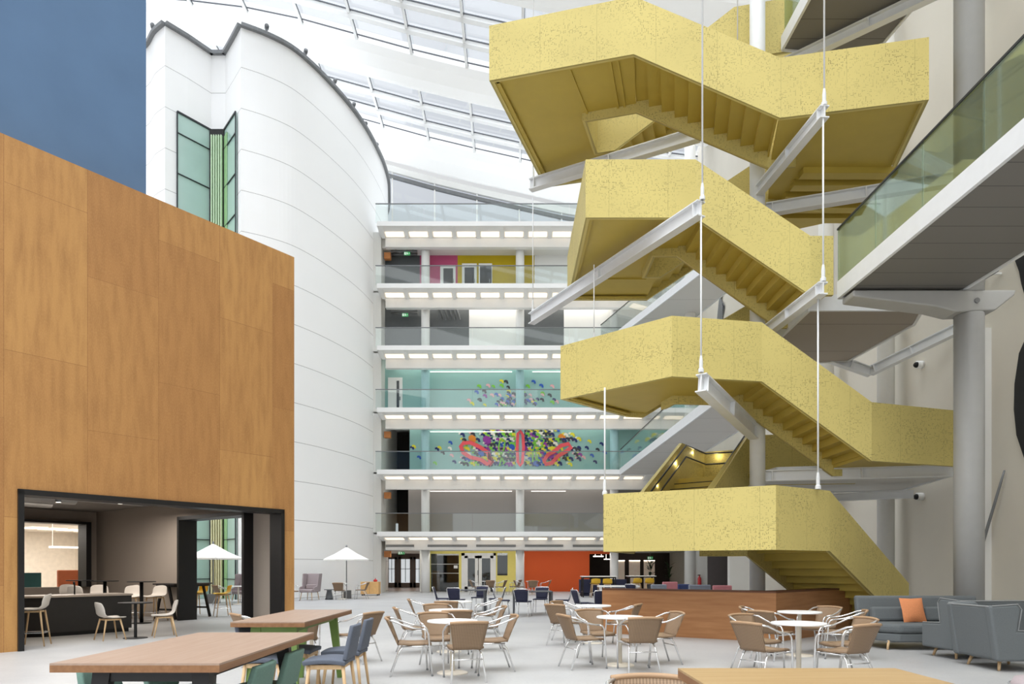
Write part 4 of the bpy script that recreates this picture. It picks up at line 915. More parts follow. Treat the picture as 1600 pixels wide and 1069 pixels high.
def mk_upch(m, bt=.80, name='upholstered_chair'):
    def fn():
        r = thing(name, '', 'chair'); b = MB()
        rows = [[(s*(.225-.03*t*t), .2-.42*0-.40-.07*t-.02*(1-s*s)*t, .50+(bt-.50)*t) for s in [q/4-1 for q in range(9)]] for t in [k/5 for k in range(6)]]
        b.grid(rows); b.build('backrest', m, r, True, solid=.045, bevel=.012)
        rows = [[(s*(.235-.02*(1-abs(s))*0), -.21+.45*t, .475+.02*math.sin(PI*min(1, t))-.01*s*s) for s in [q/4-1 for q in range(9)]] for t in [k/6 for k in range(7)]]
        b = MB(); b.grid(rows); b.build('seat', m, r, True, solid=.05, bevel=.012)
        b = MB(); b.box((0, .02, .425), (.40, .38, .05)); b.build('seat_frame', LEGW, r, bevel=.006)
        for sx in (-1, 1):
            for sy in (-1, 1):
                b = MB(); b.tube([(sx*.185, sy*.175, .455), (sx*.225, sy*.225, 0)], [.021, .014], 10); b.build('leg', LEGW, r, True)
        return r
    return fn
GRC = Maker(mk_upch(GREENF, .79)); BLC = Maker(mk_upch(BLUEF, .86))
def work_table(name, label, x0, x1, y0, y1, h, legm, topm, edgem, splay=.10, lw=.11):
    r = thing(name, label, 'table', ((x0+x1)/2, (y0+y1)/2, 0), world=True); t = .055
    b = MB(); b.lim((x0, y0, h-.012), (x1, y1, h)); b.build('tabletop', topm, r)
    b = MB(); b.lim((x0, y0, h-t), (x1, y1, h-.012)); b.build('top_edge', edgem, r)
    ins = .20; yf, yb = y0+.22, y1-.22
    for y in (yf, yb):
        b = MB(); b.lim((x0+ins, y-.03, h-t-.085), (x1-ins, y+.03, h-t)); b.build('apron', legm, r)
    for x in (x0+ins, x1-ins):
        b = MB(); b.lim((x-.03, yf, h-t-.07), (x+.03, yb, h-t)); b.build('apron', legm, r)
        sx = -1 if x < (x0+x1)/2 else 1
        for y, sy in ((yf, -1), (yb, 1)):
            b = MB(); b.bar((x+sx*.0, y, h-t), (x+sx*.07, y+sy*splay, .0), lw, .07, w2=.06, h2=.05); b.build('leg', legm, r)
    return r
def mk_hightop():
    r = thing('high_table', '', 'table'); b = MB(); b.lathe([(.34, 1.085), (.345, 1.1), (.34, 1.105)], n=32); b.build('tabletop', BLACKT, r)
    b = MB(); b.lathe([(.045, .02), (.045, 1.085)], n=14); b.build('pole', BLACKT, r, True); b = MB(); b.lathe([(.24, 0), (.24, .015), (.05, .025)], n=28); b.build('base', BLACKT, r); return r
HTB = Maker(mk_hightop)
def mk_umb():
    r = thing('parasol', '', 'umbrella'); b = MB(); n = 8; R, z0, z1 = 1.12, 1.86, 2.45
    ring = lambda rad, z, k=0: [(rad*math.cos(2*PI*(j+.5)/n), rad*math.sin(2*PI*(j+.5)/n), z) for j in range(n)]
    v = ring(R, z0-.06)+ring(R, z0)+ring(R*.5, z0+.26)+ring(.05, z1-.03)+[(0, 0, z1)]
    fs = [(i*n+j, i*n+(j+1) % n, (i+1)*n+(j+1) % n, (i+1)*n+j) for i in range(3) for j in range(n)]+[(3*n+j, 3*n+(j+1) % n, 4*n) for j in range(n)]
    b.add(v, fs); b.build('canopy', CANV, r, solid=.012)
    b = MB(); b.tube([(0, 0, .1), (0, 0, 2.42)], .024, 10); b.build('pole', GREYM, r, True)
    b = MB(); b.lathe([(.03, 2.43), (.05, 2.47), (.02, 2.55)], n=10); b.build('finial', GREYM, r, True)
    b = MB(); b.box((0, 0, .19), (.44, .44, .38)); b.build('base', mat('grey_concrete', (120, 120, 120), .8), r, bevel=.01)
    for j in range(n):
        a = 2*PI*(j+.5)/n; b = MB(); b.tube([(.03*math.cos(a), .03*math.sin(a), z1-.12), (R*math.cos(a), R*math.sin(a), z0+.0)], .008, 5); b.build('rib', GREYM, r)
    return r
UMB = Maker(mk_umb)
def mk_wing():
    r = thing('wing_armchair', '', 'armchair')
    b = MB(); b.extr([(-.30, -.22, .40), (.30, -.22, .40), (.36, -.38, 1.20), (-.36, -.38, 1.20)], (0, -.10, 0)); b.build('backrest', MAUVE, r, bevel=.03)
    for sx in (-1, 1):
        b = MB(); b.extr([(sx*.33, .28, .38), (sx*.33, .28, .58), (sx*.34, .02, .64), (sx*.36, -.08, 1.19), (sx*.35, -.40, 1.2), (sx*.31, -.30, .38)], (sx*.06, 0, 0)); b.build('wing', MAUVE, r, bevel=.02)
    b = MB(); b.box((0, .06, .42), (.66, .60, .14)); b.build('seat', MAUVE, r, bevel=.04); b = MB(); b.box((0, -.19, .60), (.58, .12, .22)); b.build('back_cushion', MAUVE, r, bevel=.04)
    for sx in (-1, 1):
        for y in (-.25, .27): b = MB(); b.tube([(sx*.25, y, .36), (sx*.30, y*1.15, 0)], [.022, .014], 8); b.build('leg', LEGW, r, True)
    return r
WNG = Maker(mk_wing)
def mk_cone():
    r = thing('side_table', '', 'table'); b = MB(); b.lathe([(.19, 0), (.16, .12), (.11, .40), (.13, .44)], n=20); b.build('pedestal', mat('dark_grey_pedestal', (104, 108, 112), .5), r, True); b = MB(); b.lathe([(.24, .44), (.24, .47)], n=24); b.build('tabletop', GREYM, r); return r
CON = Maker(mk_cone)
def sofa(name, label, x, y, rz, w, d=.86, arm=.55, top=.92, cushions=2, chamfer=False, wings=(1, 1), cat='sofa'):
    """local frame: sitter looks along +Y"""
    r = thing(name, label, cat, (x, y, 0), rz); hw = w/2; hd = d/2
    if chamfer: bp = [(-hw+.1, -hd+.1), (hw-.1, -hd+.1), (hw-.05, hd-.25), (hw-.32, hd), (-hw+.05, hd)]
    else: bp = [(-hw+.1, -hd+.1), (hw-.1, -hd+.1), (hw-.1, hd-.04), (-hw+.1, hd-.04)]
    b = MB(); b.prism(bp, .15, .29); b.build('base', SOFA, r, bevel=.02)
    b = MB(); b.prism([(p[0], min(hd+.02, p[1]+.02)) for p in bp], .295, .47); b.build('seat_cushion', SOFA, r, bevel=.06)
    b = MB(); k_ = [hw-(.03 if wings[0] else 0), hw-(.03 if wings[1] else 0)]; b.extr([(-k_[0], -hd+.12, .155), (k_[1], -hd+.12, .155), (k_[1], -hd, top-.002), (-k_[0], -hd, top-.002)], (0, -.13, 0)); o = b.build('backrest', SOFA, r, bevel=.045)
    b = MB(); b.tube([(-hw+.04, -hd-.12, top-.01), (hw-.04, -hd-.12, top-.01)], .012, 6); b.build('piping', PIPE, o)
    for sx in (-1, 1):
        if not wings[0 if sx < 0 else 1]: continue
        b = MB(); b.extr([(sx*hw, hd-.02, .15), (sx*hw, hd-.02, arm), (sx*hw, -hd+.26, arm+.02), (sx*hw, -hd+.31, top-.05), (sx*hw, -hd+.26, top+.02), (sx*hw, -hd-.14, top), (sx*hw, -hd-.03, .15)], (-sx*.13, 0, 0)); o = b.build('side_panel', SOFA, r, bevel=.035)
        b = MB(); b.tube([(sx*(hw-.01), hd-.05, arm+.005), (sx*(hw-.01), -hd+.265, arm+.025), (sx*(hw-.01), -hd+.315, top-.05), (sx*(hw-.01), -hd+.26, top+.025), (sx*(hw-.01), -hd-.1, top)], .009, 6); b.build('piping', PIPE, o)
    n = cushions; cw = (w-.3)/n
    for i in range(n):
        b = MB(); b.box((-w/2+.15+cw*(i+.5), -hd+.22, .60), (cw-.02, .16, .27), M=Matrix.Rotation(.16, 3, 'X')); b.build('back_cushion', SOFA, r, bevel=.05)
    for sx in (-1, 1):
        for sy in (-1, 1): b = MB(); b.tube([(sx*(hw-.2), sy*(hd-.14), .16), (sx*(hw-.16), sy*(hd-.10), 0)], [.026, .018], 8); b.build('leg', LEGW, r, True)
    b = MB(); b.lim((-hw+.15, -hd+.12, .13), (hw-.15, -hd+.15, .155)); b.lim((-hw+.15, hd-.15, .13), (hw-.15, hd-.12, .155)); b.build('underframe', PIPE, r)
    return r
def cushion(x, y, z, rz, tilt, s, m, label):
    r = []
    b = MB(); n = 8; rowsF = []
    for i in range(n+1):
        row = []
        for j in range(n+1):
            a, c = i/n*2-1, j/n*2-1; k = (1-a*a)*(1-c*c); pin = 1-.06*(1-abs(a*c))*(abs(a)**6+abs(c)**6)/1.0
            row.append((a*s/2*pin, .085*k**.55, c*s/2*pin))
        rowsF.append(row)
    b.grid(rowsF); b.grid([[(p[0], -p[1], p[2]) for p in row][::-1] for row in rowsF])
    M = Matrix.Rotation(rz, 4, 'Z') @ Matrix.Rotation(tilt, 4, 'X'); b.v = [tuple(M @ Vector(v)+Vector((x, y, z))) for v in b.v]
    return tag(b.build('scatter_cushion', m, smooth=True), label, 'cushion')

# ================================================================== FOREGROUND TABLES
work_table('work_table', 'long pale oak table with black legs in the left foreground', -2.75, -1.74, 4.06, 6.0, .90, BLACK, WTOP, EDGE)
work_table('work_table', 'pale oak table with leaf-green legs behind the foreground table', -2.95, -2.17, 7.15, 9.25, .90, GREENL, WTOP, EDGE)
work_table('work_table', 'honey oak table top cut by the bottom edge at the right', .94, 2.17, 2.2, 3.87, .90, BLACK, OAK, EDGE)
for (x, y, rz, l) in ((-2.03, 4.86, PI/2, 'sage green chair nearest the camera at the right side of the black-legged table'), (-2.05, 5.6, PI/2, 'sage green chair further back at the right side of the black-legged table'),
                      (-2.60, 4.72, -PI/2, 'sage green chair tucked under the left front of the black-legged table'), (-2.58, 5.45, -PI/2, 'sage green chair tucked under the left side of the black-legged table, further back')):
    GRC(x, y, rz, l, 'sage green chairs')
for (x, y, rz, l) in ((-1.95, 7.35, PI/2, 'slate blue chair nearer the camera on the right of the green-legged table'), (-1.98, 8.15, PI/2, 'slate blue chair further back on the right of the green-legged table'),
                      (-2.66, 7.45, -PI/2, 'slate blue chair on the left front of the green-legged table'), (-2.62, 8.3, -PI/2, 'slate blue chair on the left of the green-legged table, further back')):
    BLC(x, y, rz, l, 'slate blue chairs')
# ------------------------------------------------------------------ rattan sets
def bset(tx, ty, tl, chairs, grp):
    BIS(tx, ty, 0, tl, 'white bistro tables')
    for (x, y, l, *rz) in chairs: RAT(x, y, rz[0] if rz else face(x, y, tx, ty), l, 'rattan armchairs')
bset(-.83, 9.5, 'round white bistro table, nearest of the left rattan row', [
    (-.62, 8.95, 'rattan armchair with its back to us at the nearest left bistro table', .25), (-1.36, 9.42, 'rattan armchair in profile at the left of the nearest left bistro table'),
    (-.30, 9.78, 'rattan armchair at the right of the nearest left bistro table', 1.75), (-1.08, 10.1, 'rattan armchair facing us behind the nearest left bistro table', PI+.35)], '')
bset(-1.10, 11.9, 'round white bistro table, second in the left rattan row', [
    (-.93, 11.25, 'rattan armchair with its back to us at the second left bistro table', .15), (-1.66, 11.75, 'rattan armchair in profile left of the second left bistro table'),
    (-.48, 12.1, 'rattan armchair right of the second left bistro table', 1.7), (-1.33, 12.5, 'rattan armchair facing us behind the second left bistro table', PI+.3)], '')
bset(-1.22, 14.9, 'round white bistro table, farthest in the left rattan row', [
    (-1.30, 14.2, 'rattan armchair with its back to us at the farthest left bistro table', -.1), (-1.88, 14.8, 'rattan armchair left of the farthest left bistro table'), (-.60, 15.1, 'rattan armchair right of the farthest left bistro table', 1.7)], '')
bset(1.62, 10.25, 'round white bistro table in front of the wood counter, nearer one', [
    (1.80, 9.72, 'rattan armchair with its back to us before the wood counter', .1), (1.06, 10.05, 'rattan armchair in profile left of the nearer counter bistro table'),
    (2.22, 10.45, 'rattan armchair in profile right of the nearer counter bistro table', 1.8), (1.36, 10.85, 'rattan armchair facing us behind the nearer counter bistro table', PI+.3)], '')
bset(1.58, 13.3, 'round white bistro table near the left end of the wood counter', [
    (1.02, 12.95, 'rattan armchair left of the farther counter bistro table, back turned', -.75), (1.18, 13.75, 'rattan armchair behind the farther counter bistro table', -2.2), (2.08, 13.0, 'rattan armchair right of the farther counter bistro table', 1.1)], '')
bset(3.82, 9.1, 'round white bistro table, nearer one left of the grey sofas', [
    (3.22, 8.72, 'rattan armchair at the front left of the nearer right bistro table', -1.05), (4.15, 8.55, 'rattan armchair with its back to us at the nearer right bistro table', .45),
    (4.52, 9.3, 'rattan armchair right of the nearer right bistro table', 1.75), (3.52, 9.75, 'rattan armchair facing us behind the nearer right bistro table', PI+.45)], '')
bset(4.80, 11.4, 'round white bistro table, farther one beside the counter', [
    (4.22, 11.0, 'rattan armchair left of the farther right bistro table', -1.0), (5.35, 11.1, 'rattan armchair right of the farther right bistro table', 1.2), (4.35, 11.85, 'rattan armchair behind left of the farther right bistro table', -2.0), (5.3, 11.85, 'rattan armchair behind right of the farther right bistro table', 2.1)], '')
bset(-3.2, 10.9, 'white bistro table hidden behind the green-legged table', [(-2.42, 10.65, 'rattan armchair behind the right end of the green-legged table', 1.1), (-3.85, 10.35, 'rattan armchair behind the left end of the green-legged table', -.9), (-3.1, 10.1, 'rattan armchair half hidden by a green table leg', .3)], '')
RAT(.84, 3.98, PI-.1, 'rattan armchair just showing at the bottom edge by the honey oak table', 'rattan armchairs')
# far rattan sets by the coloured walls
bset(-1.3, 37.2, 'far white table in front of the white double doors', [(-1.95, 37.0, 'far rattan chair left of the table by the white double doors'), (-.65, 37.0, 'far rattan chair right of the table by the white double doors'), (-1.2, 36.5, 'far rattan chair before the table by the white double doors'), (.15, 37.6, 'far rattan chair by the yellow wall', 1.2)], '')
bset(1.1, 37.0, 'far white table in front of the orange wall', [(.45, 36.9, 'far rattan chair left of the table by the orange wall'), (1.75, 36.9, 'far rattan chair right of the table by the orange wall'), (1.1, 36.35, 'far rattan chair with its back to us by the orange wall')], '')
# dark dining sets
def dark_table(x0, x1, y0, y1, label):
    r = thing('dining_table', label, 'table', ((x0+x1)/2, (y0+y1)/2, 0), world=True); b = MB(); b.lim((x0, y0, .715), (x1, y1, .74)); b.build('tabletop', mat('dark_grey_table', (70, 72, 76), .45), r, bevel=.005)
    for x in (x0+.04, x1-.04):
        for y in (y0+.04, y1-.04): b = MB(); b.lim((x-.035, y-.035, 0), (x+.035, y+.035, .715)); b.build('leg', mat('dark_grey_table', (70, 72, 76), .45), r)
dark_table(.02, 1.25, 20.8, 21.8, 'dark grey rectangular table in front of the orange wall'); dark_table(-1.95, -.85, 22.0, 23.0, 'dark grey rectangular table in front of the yellow shopfront')
for (x, y, rz, l) in ((-.30, 21.2, -1.5, 'navy chair at the left end of the dark table before the orange wall'), (.34, 20.5, -.25, 'navy chair at the near left of the dark table before the orange wall'), (.92, 22.1, 2.9, 'navy chair on the far side of the dark table before the orange wall'), (1.58, 21.3, 1.5, 'navy chair at the right end of the dark table before the orange wall'),
                      (-2.28, 22.4, -1.6, 'navy chair at the left end of the dark table before the shopfront'), (-1.75, 21.65, -.3, 'navy chair at the near left of the dark table before the shopfront'), (-1.12, 23.3, 2.8, 'navy chair on the far side of the dark table before the shopfront'), (-.52, 22.3, 1.5, 'navy chair at the right end of the dark table before the shopfront'),
                      (2.05, 19.6, -1.2, 'navy chair standing left of the wood counter end'), (2.42, 19.1, .2, 'navy chair with its back to us beside the wood counter end')):
    NAV(x, y, rz, l, 'navy dining chairs')
# high tables with yellow stools
def bar_table(x, y, w, d, h, label, legs=BLACK, top=TABW, ashape=False, rz=0):
    r = thing('bar_table', label, 'table', (x, y, 0), rz); b = MB(); b.box((0, 0, h-.02), (w, d, .04)); b.build('tabletop', top, r)
    for sx in (-1, 1):
        for sy in (-1, 1):
            b = MB(); b.bar((sx*(w/2-.08), sy*(.10 if ashape else d/2-.06), h-.04), (sx*(w/2-.08), sy*(d/2-.02), 0), .06, .06); b.build('leg', legs, r)
        b = MB(); b.bar((sx*(w/2-.08), -d/2+.06, .28), (sx*(w/2-.08), d/2-.06, .28), .04, .05); b.build('footrail', legs, r)
    b = MB(); b.lim((-w/2+.06, -d/2+.06, h-.1), (w/2-.06, d/2-.06, h-.04)); b.build('apron', legs, r); return r
bar_table(4.3, 34.0, 1.75, .8, 1.05, 'high black-legged table before the orange wall with yellow stool')
YST(4.05, 33.3, .1, 'yellow bar stool at the high table before the orange wall, left', 'yellow bar stools'); YST(4.65, 33.3, -.1, 'yellow bar stool at the high table before the orange wall, right', 'yellow bar stools')
bar_table(6.7, 35.5, 1.45, .8, 1.05, 'high black-legged table in front of the dark lounge')
YST(6.35, 34.8, .1, 'yellow bar stool at the dark lounge table, left', 'yellow bar stools'); YST(7.0, 34.8, -.1, 'yellow bar stool at the dark lounge table, right', 'yellow bar stools')
bar_table(-9.6, 19.95, 1.5, .75, 1.02, 'black trestle bar table outside the timber room side opening', BLACK, mat('dark_table_top', (60, 56, 54), .4), True, PI/2-.3)
YST(-8.72, 20.55, 2.2, 'yellow bar stool beside the trestle table seen through the side opening, right', 'yellow bar stools'); YST(-9.75, 21.2, 2.6, 'yellow bar stool beyond the trestle table seen through the side opening', 'yellow bar stools')
for i in range(4):
    m_ = MB(); x = 3.5+.62*i; m_.lim((x, 35.2, .14), (x+.56, 35.8, .86)); m_.lim((x+.05, 35.25, 0), (x+.51, 35.75, .14)); tag(m_.build('bench_seat', NAVY, bevel=.03), 'navy bench section before the orange wall, %s' % ORD[i], 'bench', 'navy bench sections')
bw_ = thing('white_table', 'white topped table behind the counter end with dark skirt', 'table', (3.6, 27, 0)); m_ = MB(); m_.lim((-.2, -.3, .70), (1.4, .3, .76)); m_.build('tabletop', TABW, bw_)
for x in (-.1, 1.3): m_ = MB(); m_.lim((x-.03, -.2, 0), (x+.03, .2, .70)); m_.build('leg', TABW, bw_)
NAV(4.7, 26.4, -.6, 'navy chair at the white table behind the counter', 'navy dining chairs')
# potted plants in the dark lounge
for i, (x, y, h) in enumerate(((10.0, 43.5, 2.0), (8.9, 44, 2.1))):
    r = thing('potted_plant', ['leafy potted plant in the dark lounge, right one', 'leafy potted plant in the dark lounge, left one'][i], 'plant', (x, y, 0)); m_ = MB(); m_.lathe([(.18, 0), (.24, .45)], n=14); m_.build('pot', GREYM, r)
    m_ = MB()
    for k in range(40):
        a = RND.uniform(0, 2*PI); t = RND.uniform(.1, .6); p = Vector((0, 0, .45+RND.uniform(.3, h-.8))); q = p+Vector((math.cos(a)*t, math.sin(a)*t, RND.uniform(-.1, .4))); s = Vector((-math.sin(a), math.cos(a), 0))*.06
        m_.add([p, (p+q)/2+s, q, (p+q)/2-s], [(0, 1, 2, 3)])
    m_.build('foliage', mat('dark_leaf', (58, 82, 50), .6), r)
# ------------------------------------------------------------------ counter around the stair foot
ct = thing('wood_counter', 'angled plywood counter wall wrapping the foot of the yellow staircase', 'counter', (5.2, 13.5, 0), world=True)
cpts = [(2.02, 15.3), (5.2, 13.45), (7.75, 15.7), (8.05, 16.15)]
for p, q in zip(cpts, cpts[1:]):
    d = Vector((q[0]-p[0], q[1]-p[1], 0)); nn = Vector((-d.y, d.x, 0)).normalized(); b = MB(); A, B = Vector((*p, 0)), Vector((*q, 0)); t_ = .12
    b.extr([A, B, B+nn*t_, A+nn*t_], (0, 0, .97)); b.build('front_panel', CTR, ct)
    b = MB(); b.extr([A-nn*.01+Vector((0, 0, .97)), B-nn*.01+Vector((0, 0, .97)), B+nn*.3+Vector((0, 0, .97)), A+nn*.3+Vector((0, 0, .97))], (0, 0, .035)); b.build('top_ledge', CTRD, ct)
# lounge seat tops showing beyond the counter
LSC = {'p': mat('dusty_pink_fabric', (190, 122, 128), .9), 'g': mat('blue_grey_fabric', (128, 134, 146), .9), 'b': mat('deep_blue_fabric', (58, 70, 112), .9)}
for i, (u0, u1, vt, k, Y, lab) in enumerate(((1018, 1042, 913.5, 'g', 24, 'blue-grey lounge seat beyond the counter, left one'), (1036, 1059, 909.5, 'p', 24.8, 'dusty pink lounge seat back beyond the counter, left one'), (1060, 1078, 913, 'b', 25.4, 'deep blue lounge seat beyond the counter'), (1077, 1111, 914, 'g', 24, 'blue-grey lounge seat beyond the counter, right one'), (1115, 1144, 915, 'p', 22.7, 'dusty pink lounge seat beyond the counter, right one'))):
    x0, x1 = X(u0, Y), X(u1, Y); zt = EYE+(HV-vt)/F*Y; r = thing('lounge_seat', lab, 'seat', ((x0+x1)/2, Y+.35, 0), group='lounge seats', world=True)
    m_ = MB(); m_.lim((x0, Y, .1), (x1, Y+.16, zt)); m_.build('backrest', LSC[k], r, bevel=.03); m_ = MB(); m_.lim((x0, Y+.17, .1), (x1, Y+.7, .42)); m_.build('seat', LSC[k], r, bevel=.03)
    m_ = MB(); m_.lim((x0+.05, Y+.05, 0), (x1-.05, Y+.6, .1)); m_.build('plinth', BLACKT, r)
# ------------------------------------------------------------------ sofas
sofa('sofa', 'grey high-backed sofa with terracotta cushion in front of the bracketed column', 7.70, 12.55, PI, 2.3, .9, .5, .93, 2, True, (0, 0))
sofa('sofa', 'grey winged sofa seen from behind at the right', 7.94, 11.32, .12, 2.0, .70, .55, .95, 2)
sofa('armchair', 'grey winged armchair cut by the right edge', 7.24, 10.05, -PI/2, .98, .82, .56, .93, 1, cat='armchair')
cushion(7.35, 12.52, .69, .12, -.30, .46, PILL, 'terracotta square cushion leaning on the grey sofa')
cushion(7.25, 11.28, .66, 1.0, -.2, .36, PILG, 'light grey cushion on the winged sofa seen from behind')
pf = thing('round_pouf', 'mauve grey round pouf at the bottom right corner', 'pouf', (5.0, 6.25, 0)); m_ = MB(); m_.lathe([(.30, 0), (.36, .06), (.37, .36), (.33, .44), (.2, .46)], n=32); m_.build('seat', MAUVE, pf, True); m_ = MB(); m_.tube([(.37*math.cos(2*PI*k/32), .37*math.sin(2*PI*k/32), .38) for k in range(32)], .008, 6, closed=True); m_.build('piping', PIPE, pf)
# ------------------------------------------------------------------ left: parasols and lounge corner by the drum
UMB(-7.9, 32.6, .2, 'white parasol against the drum, right of the timber room', 'white parasols'); UMB(-12.25, 28.0, .1, 'white parasol seen through the side opening of the timber room', 'white parasols')
BIS(-7.9, 31.9, 0, 'white table before the right-hand parasol', 'white bistro tables'); RAT(-7.05, 31.9, face(-7.05, 31.9, -7.9, 31.9), 'rattan chair right of the table under the right-hand parasol', 'rattan armchairs'); RAT(-7.85, 31.1, 0, 'rattan chair with its back to us under the right-hand parasol', 'rattan armchairs')
BIS(-10.9, 27.2, 0, 'white table beside the parasol in the side opening', 'white bistro tables'); RAT(-10.25, 27.2, 1.4, 'rattan chair right of the table in the side opening', 'rattan armchairs'); RAT(-11.3, 26.7, -.7, 'rattan chair left of the table in the side opening', 'rattan armchairs')
WNG(-9.15, 30.9, PI-.25, 'mauve grey wing armchair by the drum, right of the timber room', 'wing armchairs'); CON(-8.4, 31.4, 0, 'dark conical side table beside the wing armchair by the drum', 'conical side tables')
WNG(-11.4, 28.9, PI-.2, 'mauve grey wing armchair seen through the side opening', 'wing armchairs'); CON(-10.7, 28.3, 0, 'dark conical side table seen through the side opening', 'conical side tables')
RAT(-9.75, 30.2, -2.2, 'rattan chair left of the wing armchair by the drum', 'rattan armchairs'); NAV(-10.3, 30.6, -1.2, 'dark chair behind the rattan chair by the timber room corner', 'navy dining chairs')
cb = thing('wood_cabinet', 'small plywood cabinet on castors by the lobby with red item on top', 'cabinet', (-7.45, 36.0, 0)); m_ = MB(); m_.lim((-.47, -.3, .08), (.47, .3, .72)); m_.build('body', mat('birch_plywood', (222, 176, 116), .5), cb, bevel=.01)
m_ = MB(); m_.lim((-.005, -.305, .1), (.005, -.29, .70)); m_.build('door_gap', EDGE, cb)
for x in (-.4, .4):
    for y in (-.22, .22): m_ = MB(); m_.ball((x, y, .04), .04, 8); m_.build('castor', BLACKT, cb)
m_ = MB(); m_.lathe([(.06, 0), (.11, .03), (.10, .10), (.02, .14), (.02, .2)], n=14); o = m_.build('red_bottle', mat('red_glaze', (190, 40, 44), .35), smooth=True); o.location = (-7.2, 36.0, .72); tag(o, 'small red bottle standing on the plywood cabinet', 'bottle')
# ================================================================== INSIDE THE TIMBER ROOM (placed in its own frame)
def inroom(s, q): x, y = L2W(s, q); return x, y
def rthing(name, label, cat, s, q, z=0, group=None): x, y = L2W(s, q); return thing(name, label, cat, (x, y, z), ANG, group)
kc = rthing('kitchen_island', 'black kitchen island inside the timber room', 'counter', 1.23, 2.4)
m_ = MB(); m_.prism([(.0, 0), (1.75, 0), (1.75, .85), (-.75, .85), (-.75, .55)], .08, .83); m_.build('body', mat('charcoal_laminate', (46, 44, 43), .5), kc); m_ = MB(); m_.prism([(.05, .04), (1.7, .04), (1.7, .8), (-.7, .8), (-.7, .55)], 0, .08); m_.build('plinth', BLACKT, kc)
m_ = MB(); m_.prism([(-.01, -.02), (1.77, -.02), (1.77, .87), (-.77, .87), (-.77, .53)], .83, .87); m_.build('worktop', mat('taupe_worktop', (186, 172, 160), .35), kc)
m_ = MB(); m_.tube([(.75, .5, .87), (.75, .5, 1.08), (.73, .46, 1.14), (.68, .36, 1.15), (.66, .30, 1.10)], .016, 8); o = m_.build('tap', BLACKT, kc, True)
c2_ = rthing('side_counter', 'brown counter with pale top behind the kitchen island', 'counter', -.6, 4.2); m_ = MB(); m_.lim((-2, 0, 0), (1.9, .7, .84)); m_.build('body', CTRD, c2_); m_ = MB(); m_.lim((-2.02, -.02, .84), (1.92, .72, .88)); m_.build('worktop', mat('taupe_worktop', (186, 172, 160), .35), c2_)
x, y = -8.12, 13.95; tx, ty = -7.86, 14.12
SHC(x-.05, y-.05, face(x, y, -7.85, 14.2)+.15, 'ivory shell chair left of the small black table in the timber room', 'ivory shell chairs'); SHC(-7.42, 14.55, face(-7.42, 14.55, -7.86, 14.2)-.1, 'ivory shell chair right of the small black table in the timber room', 'ivory shell chairs')
ct_ = thing('cafe_table', 'small round black cafe table between two ivory shell chairs', 'table', (-7.84, 14.22, 0)); m_ = MB(); m_.lathe([(.32, .725), (.325, .74), (.32, .745)], n=32); m_.build('tabletop', BLACKT, ct_); m_ = MB(); m_.lathe([(.03, .02), (.03, .725)], n=12); m_.build('pole', BLACKT, ct_); m_ = MB(); m_.lathe([(.23, 0), (.23, .012), (.04, .02)], n=28); m_.build('base', BLACKT, ct_)
x, y = G(46, 1011); STO(x-.06, y+.2, PI/2+.35, 'ivory bar stool by the left jamb of the timber room', 'ivory bar stools')
for i, (s, q) in enumerate(((4.16, 4.5), (4.0, 6.3), (3.9, 7.7))): HTB(*inroom(s, q), 0, ['round black high table nearest the side opening', 'round black high table in the middle of the taupe wall', 'round black high table by the kitchen window'][i], 'black high tables')
for i, (s, q, a) in enumerate(((4.72, 4.95, 2.0), (4.3, 5.3, 2.6), (4.55, 6.2, 1.6), (4.15, 7.0, 2.8), (3.6, 6.9, -1.0), (3.9, 8.4, 3.0))):
    STO(*inroom(s, q), ANG+a, ['ivory bar stool nearest the side opening', 'ivory bar stool left of the nearest high table', 'ivory bar stool in front of the taupe wall between the high tables', 'ivory bar stool behind the tap of the island', 'ivory bar stool beside the middle high table', 'ivory bar stool by the kitchen window'][i], 'ivory bar stools')
# ceiling fittings
for i, (s, q, l) in enumerate(((.55, 2.0, .55), (1.2, 1.6, .5), (2.35, 1.5, .45))):
    x, y = L2W(s, q); r = thing('ceiling_spot', 'grey cylinder ceiling spot in the timber room, %s' % ['left', 'middle', 'right'][i], 'light', (x, y, 3.3-l), group='cylinder spots'); m_ = MB(); m_.lathe([(.055, 0), (.055, .26)], n=16); m_.build('housing', GREYM, r, True); m_ = MB(); m_.tube([(0, 0, .26), (0, 0, l)], .012, 6); m_.build('stem', GREYM, r); m_ = MB(); m_.lathe([(.046, -.006), (.046, 0)], n=16); m_.build('lens', LIGHTC, r)
    lamp('spot_light', 'SPOT', (x, y, 3.3-l-.02), 60, (1, .86, .7), .05, (0, 0, 0), spot=1.6)
for i, (s, q, r_, l) in enumerate(((.9, 3.2, .16, 2.6), (.6, 4.6, .13, 3.2), (1.8, 2.3, .10, 3.0))):
    m_ = MB(); a = Vector((*L2W(s-l/2, q), 3.08-.03*i)); b = Vector((*L2W(s+l/2, q+.3), 3.08-.03*i)); m_.tube([a, b], r_, 14); tag(m_.build('air_duct', mat('galvanised_duct', (170, 166, 160), .4, .5), smooth=True), 'grey round air duct under the timber room ceiling, %s' % ['front', 'rear', 'thin one'][i], 'duct', 'air ducts')
x, y = L2W(4.3, 2.5); m_ = MB(); m_.box((x, y, 3.2), (.8, .8, .10), ANG); tag(m_.build('ceiling_panel', mat('galvanised_duct', (170, 166, 160), .4, .5)), 'flat grey air unit under the timber room ceiling', 'unit')
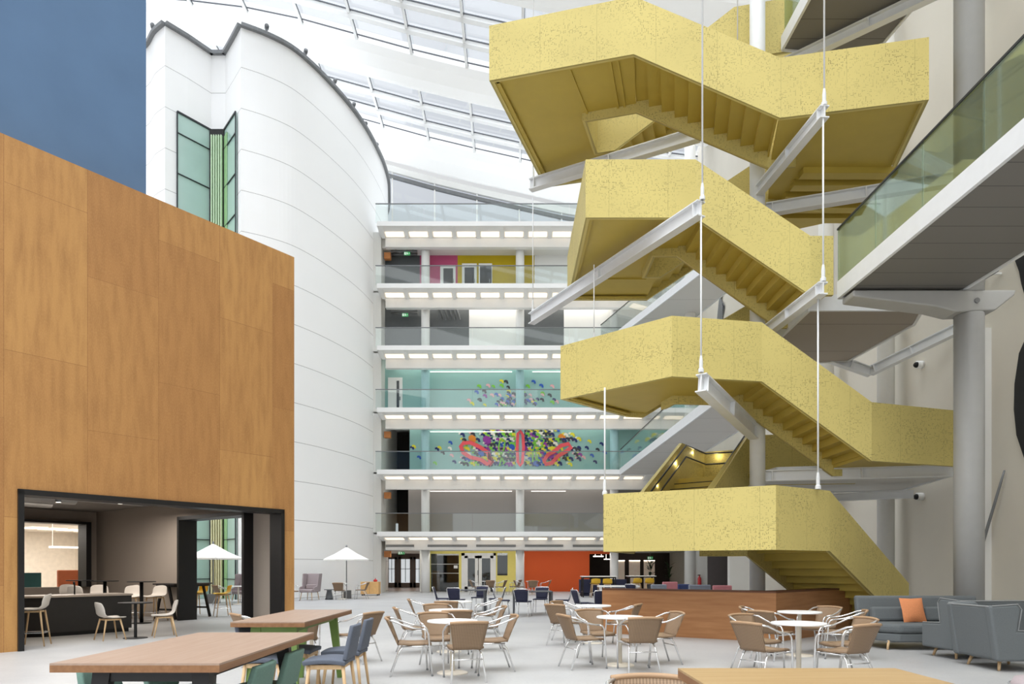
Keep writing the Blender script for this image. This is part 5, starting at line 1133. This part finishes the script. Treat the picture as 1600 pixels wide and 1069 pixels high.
# kitchen beyond the inner window
for i in range(4):
    x, y = L2W(5.2+.72*i, 15.3+.25*i); m_ = MB(); m_.box((x, y, 2.94), (.50, 1.5, .03), ANG); tag(m_.build('ceiling_light', LIGHTP), 'lit ceiling panel in the white kitchen, %s' % ORD[i], 'light', 'kitchen ceiling lights')
x, y = L2W(5.0, 15.0); lamp('kitchen_light', 'AREA', (x, y, 2.9), 420, (1, .95, .88), 4, (0, 0, 0))
x, y = L2W(3.0, 5.0); lamp('room_light', 'AREA', (x, y, 3.0), 190, (1, .92, .84), 3, (0, 0, 0))
m_ = MB(); m_.bar((*L2W(4.6, 12.0), 2.16), (*L2W(6.2, 12.0), 2.16), .06, .06); m_.tube([(*L2W(4.7, 12), 2.16), (*L2W(4.7, 12), 2.96)], .004, 5); m_.tube([(*L2W(6.1, 12), 2.16), (*L2W(6.1, 12), 2.96)], .004, 5); tag(m_.build('pendant_light', LIGHTC), 'slim white linear pendant in the kitchen', 'light')
x, y = L2W(5.40, 12.6); r = thing('orange_booth_seat', 'orange high-backed seat in the kitchen beyond', 'seat', (x, y, 0), ANG); m_ = MB(); m_.lim((-.35, -.1, .4), (.35, .05, 1.38)); m_.build('backrest', mat('orange_fabric', (196, 112, 76), .85), r, bevel=.03); m_ = MB(); m_.lim((-.35, -.6, .2), (.35, -.1, .5)); m_.build('seat', mat('orange_fabric', (196, 112, 76), .85), r, bevel=.03); m_ = MB(); m_.lim((-.3, -.55, 0), (.3, 0, .2)); m_.build('plinth', BLACKT, r)
x, y = L2W(3.9, 11.8); r = thing('teal_screen', 'teal upholstered screen in the kitchen at the left', 'screen', (x, y, 0), ANG); m_ = MB(); m_.lim((-.6, -.04, .1), (.4, .04, 1.3)); m_.build('panel', mat('teal_fabric', (70, 118, 120), .85), r, bevel=.02); m_ = MB(); m_.lim((-.5, -.15, 0), (.3, .15, .1)); m_.build('foot', DARKM, r)
for i, (s, q) in enumerate(((4.3, 15.5), (6.3, 13.4))): x, y = L2W(s, q); m_ = MB(); m_.lathe([(.24, 0), (.24, 2.96)], (x, y, 0), 20); tag(m_.build('round_column', WHITE, smooth=True), 'white column in the kitchen beyond, %s' % ['left', 'right'][i], 'column')
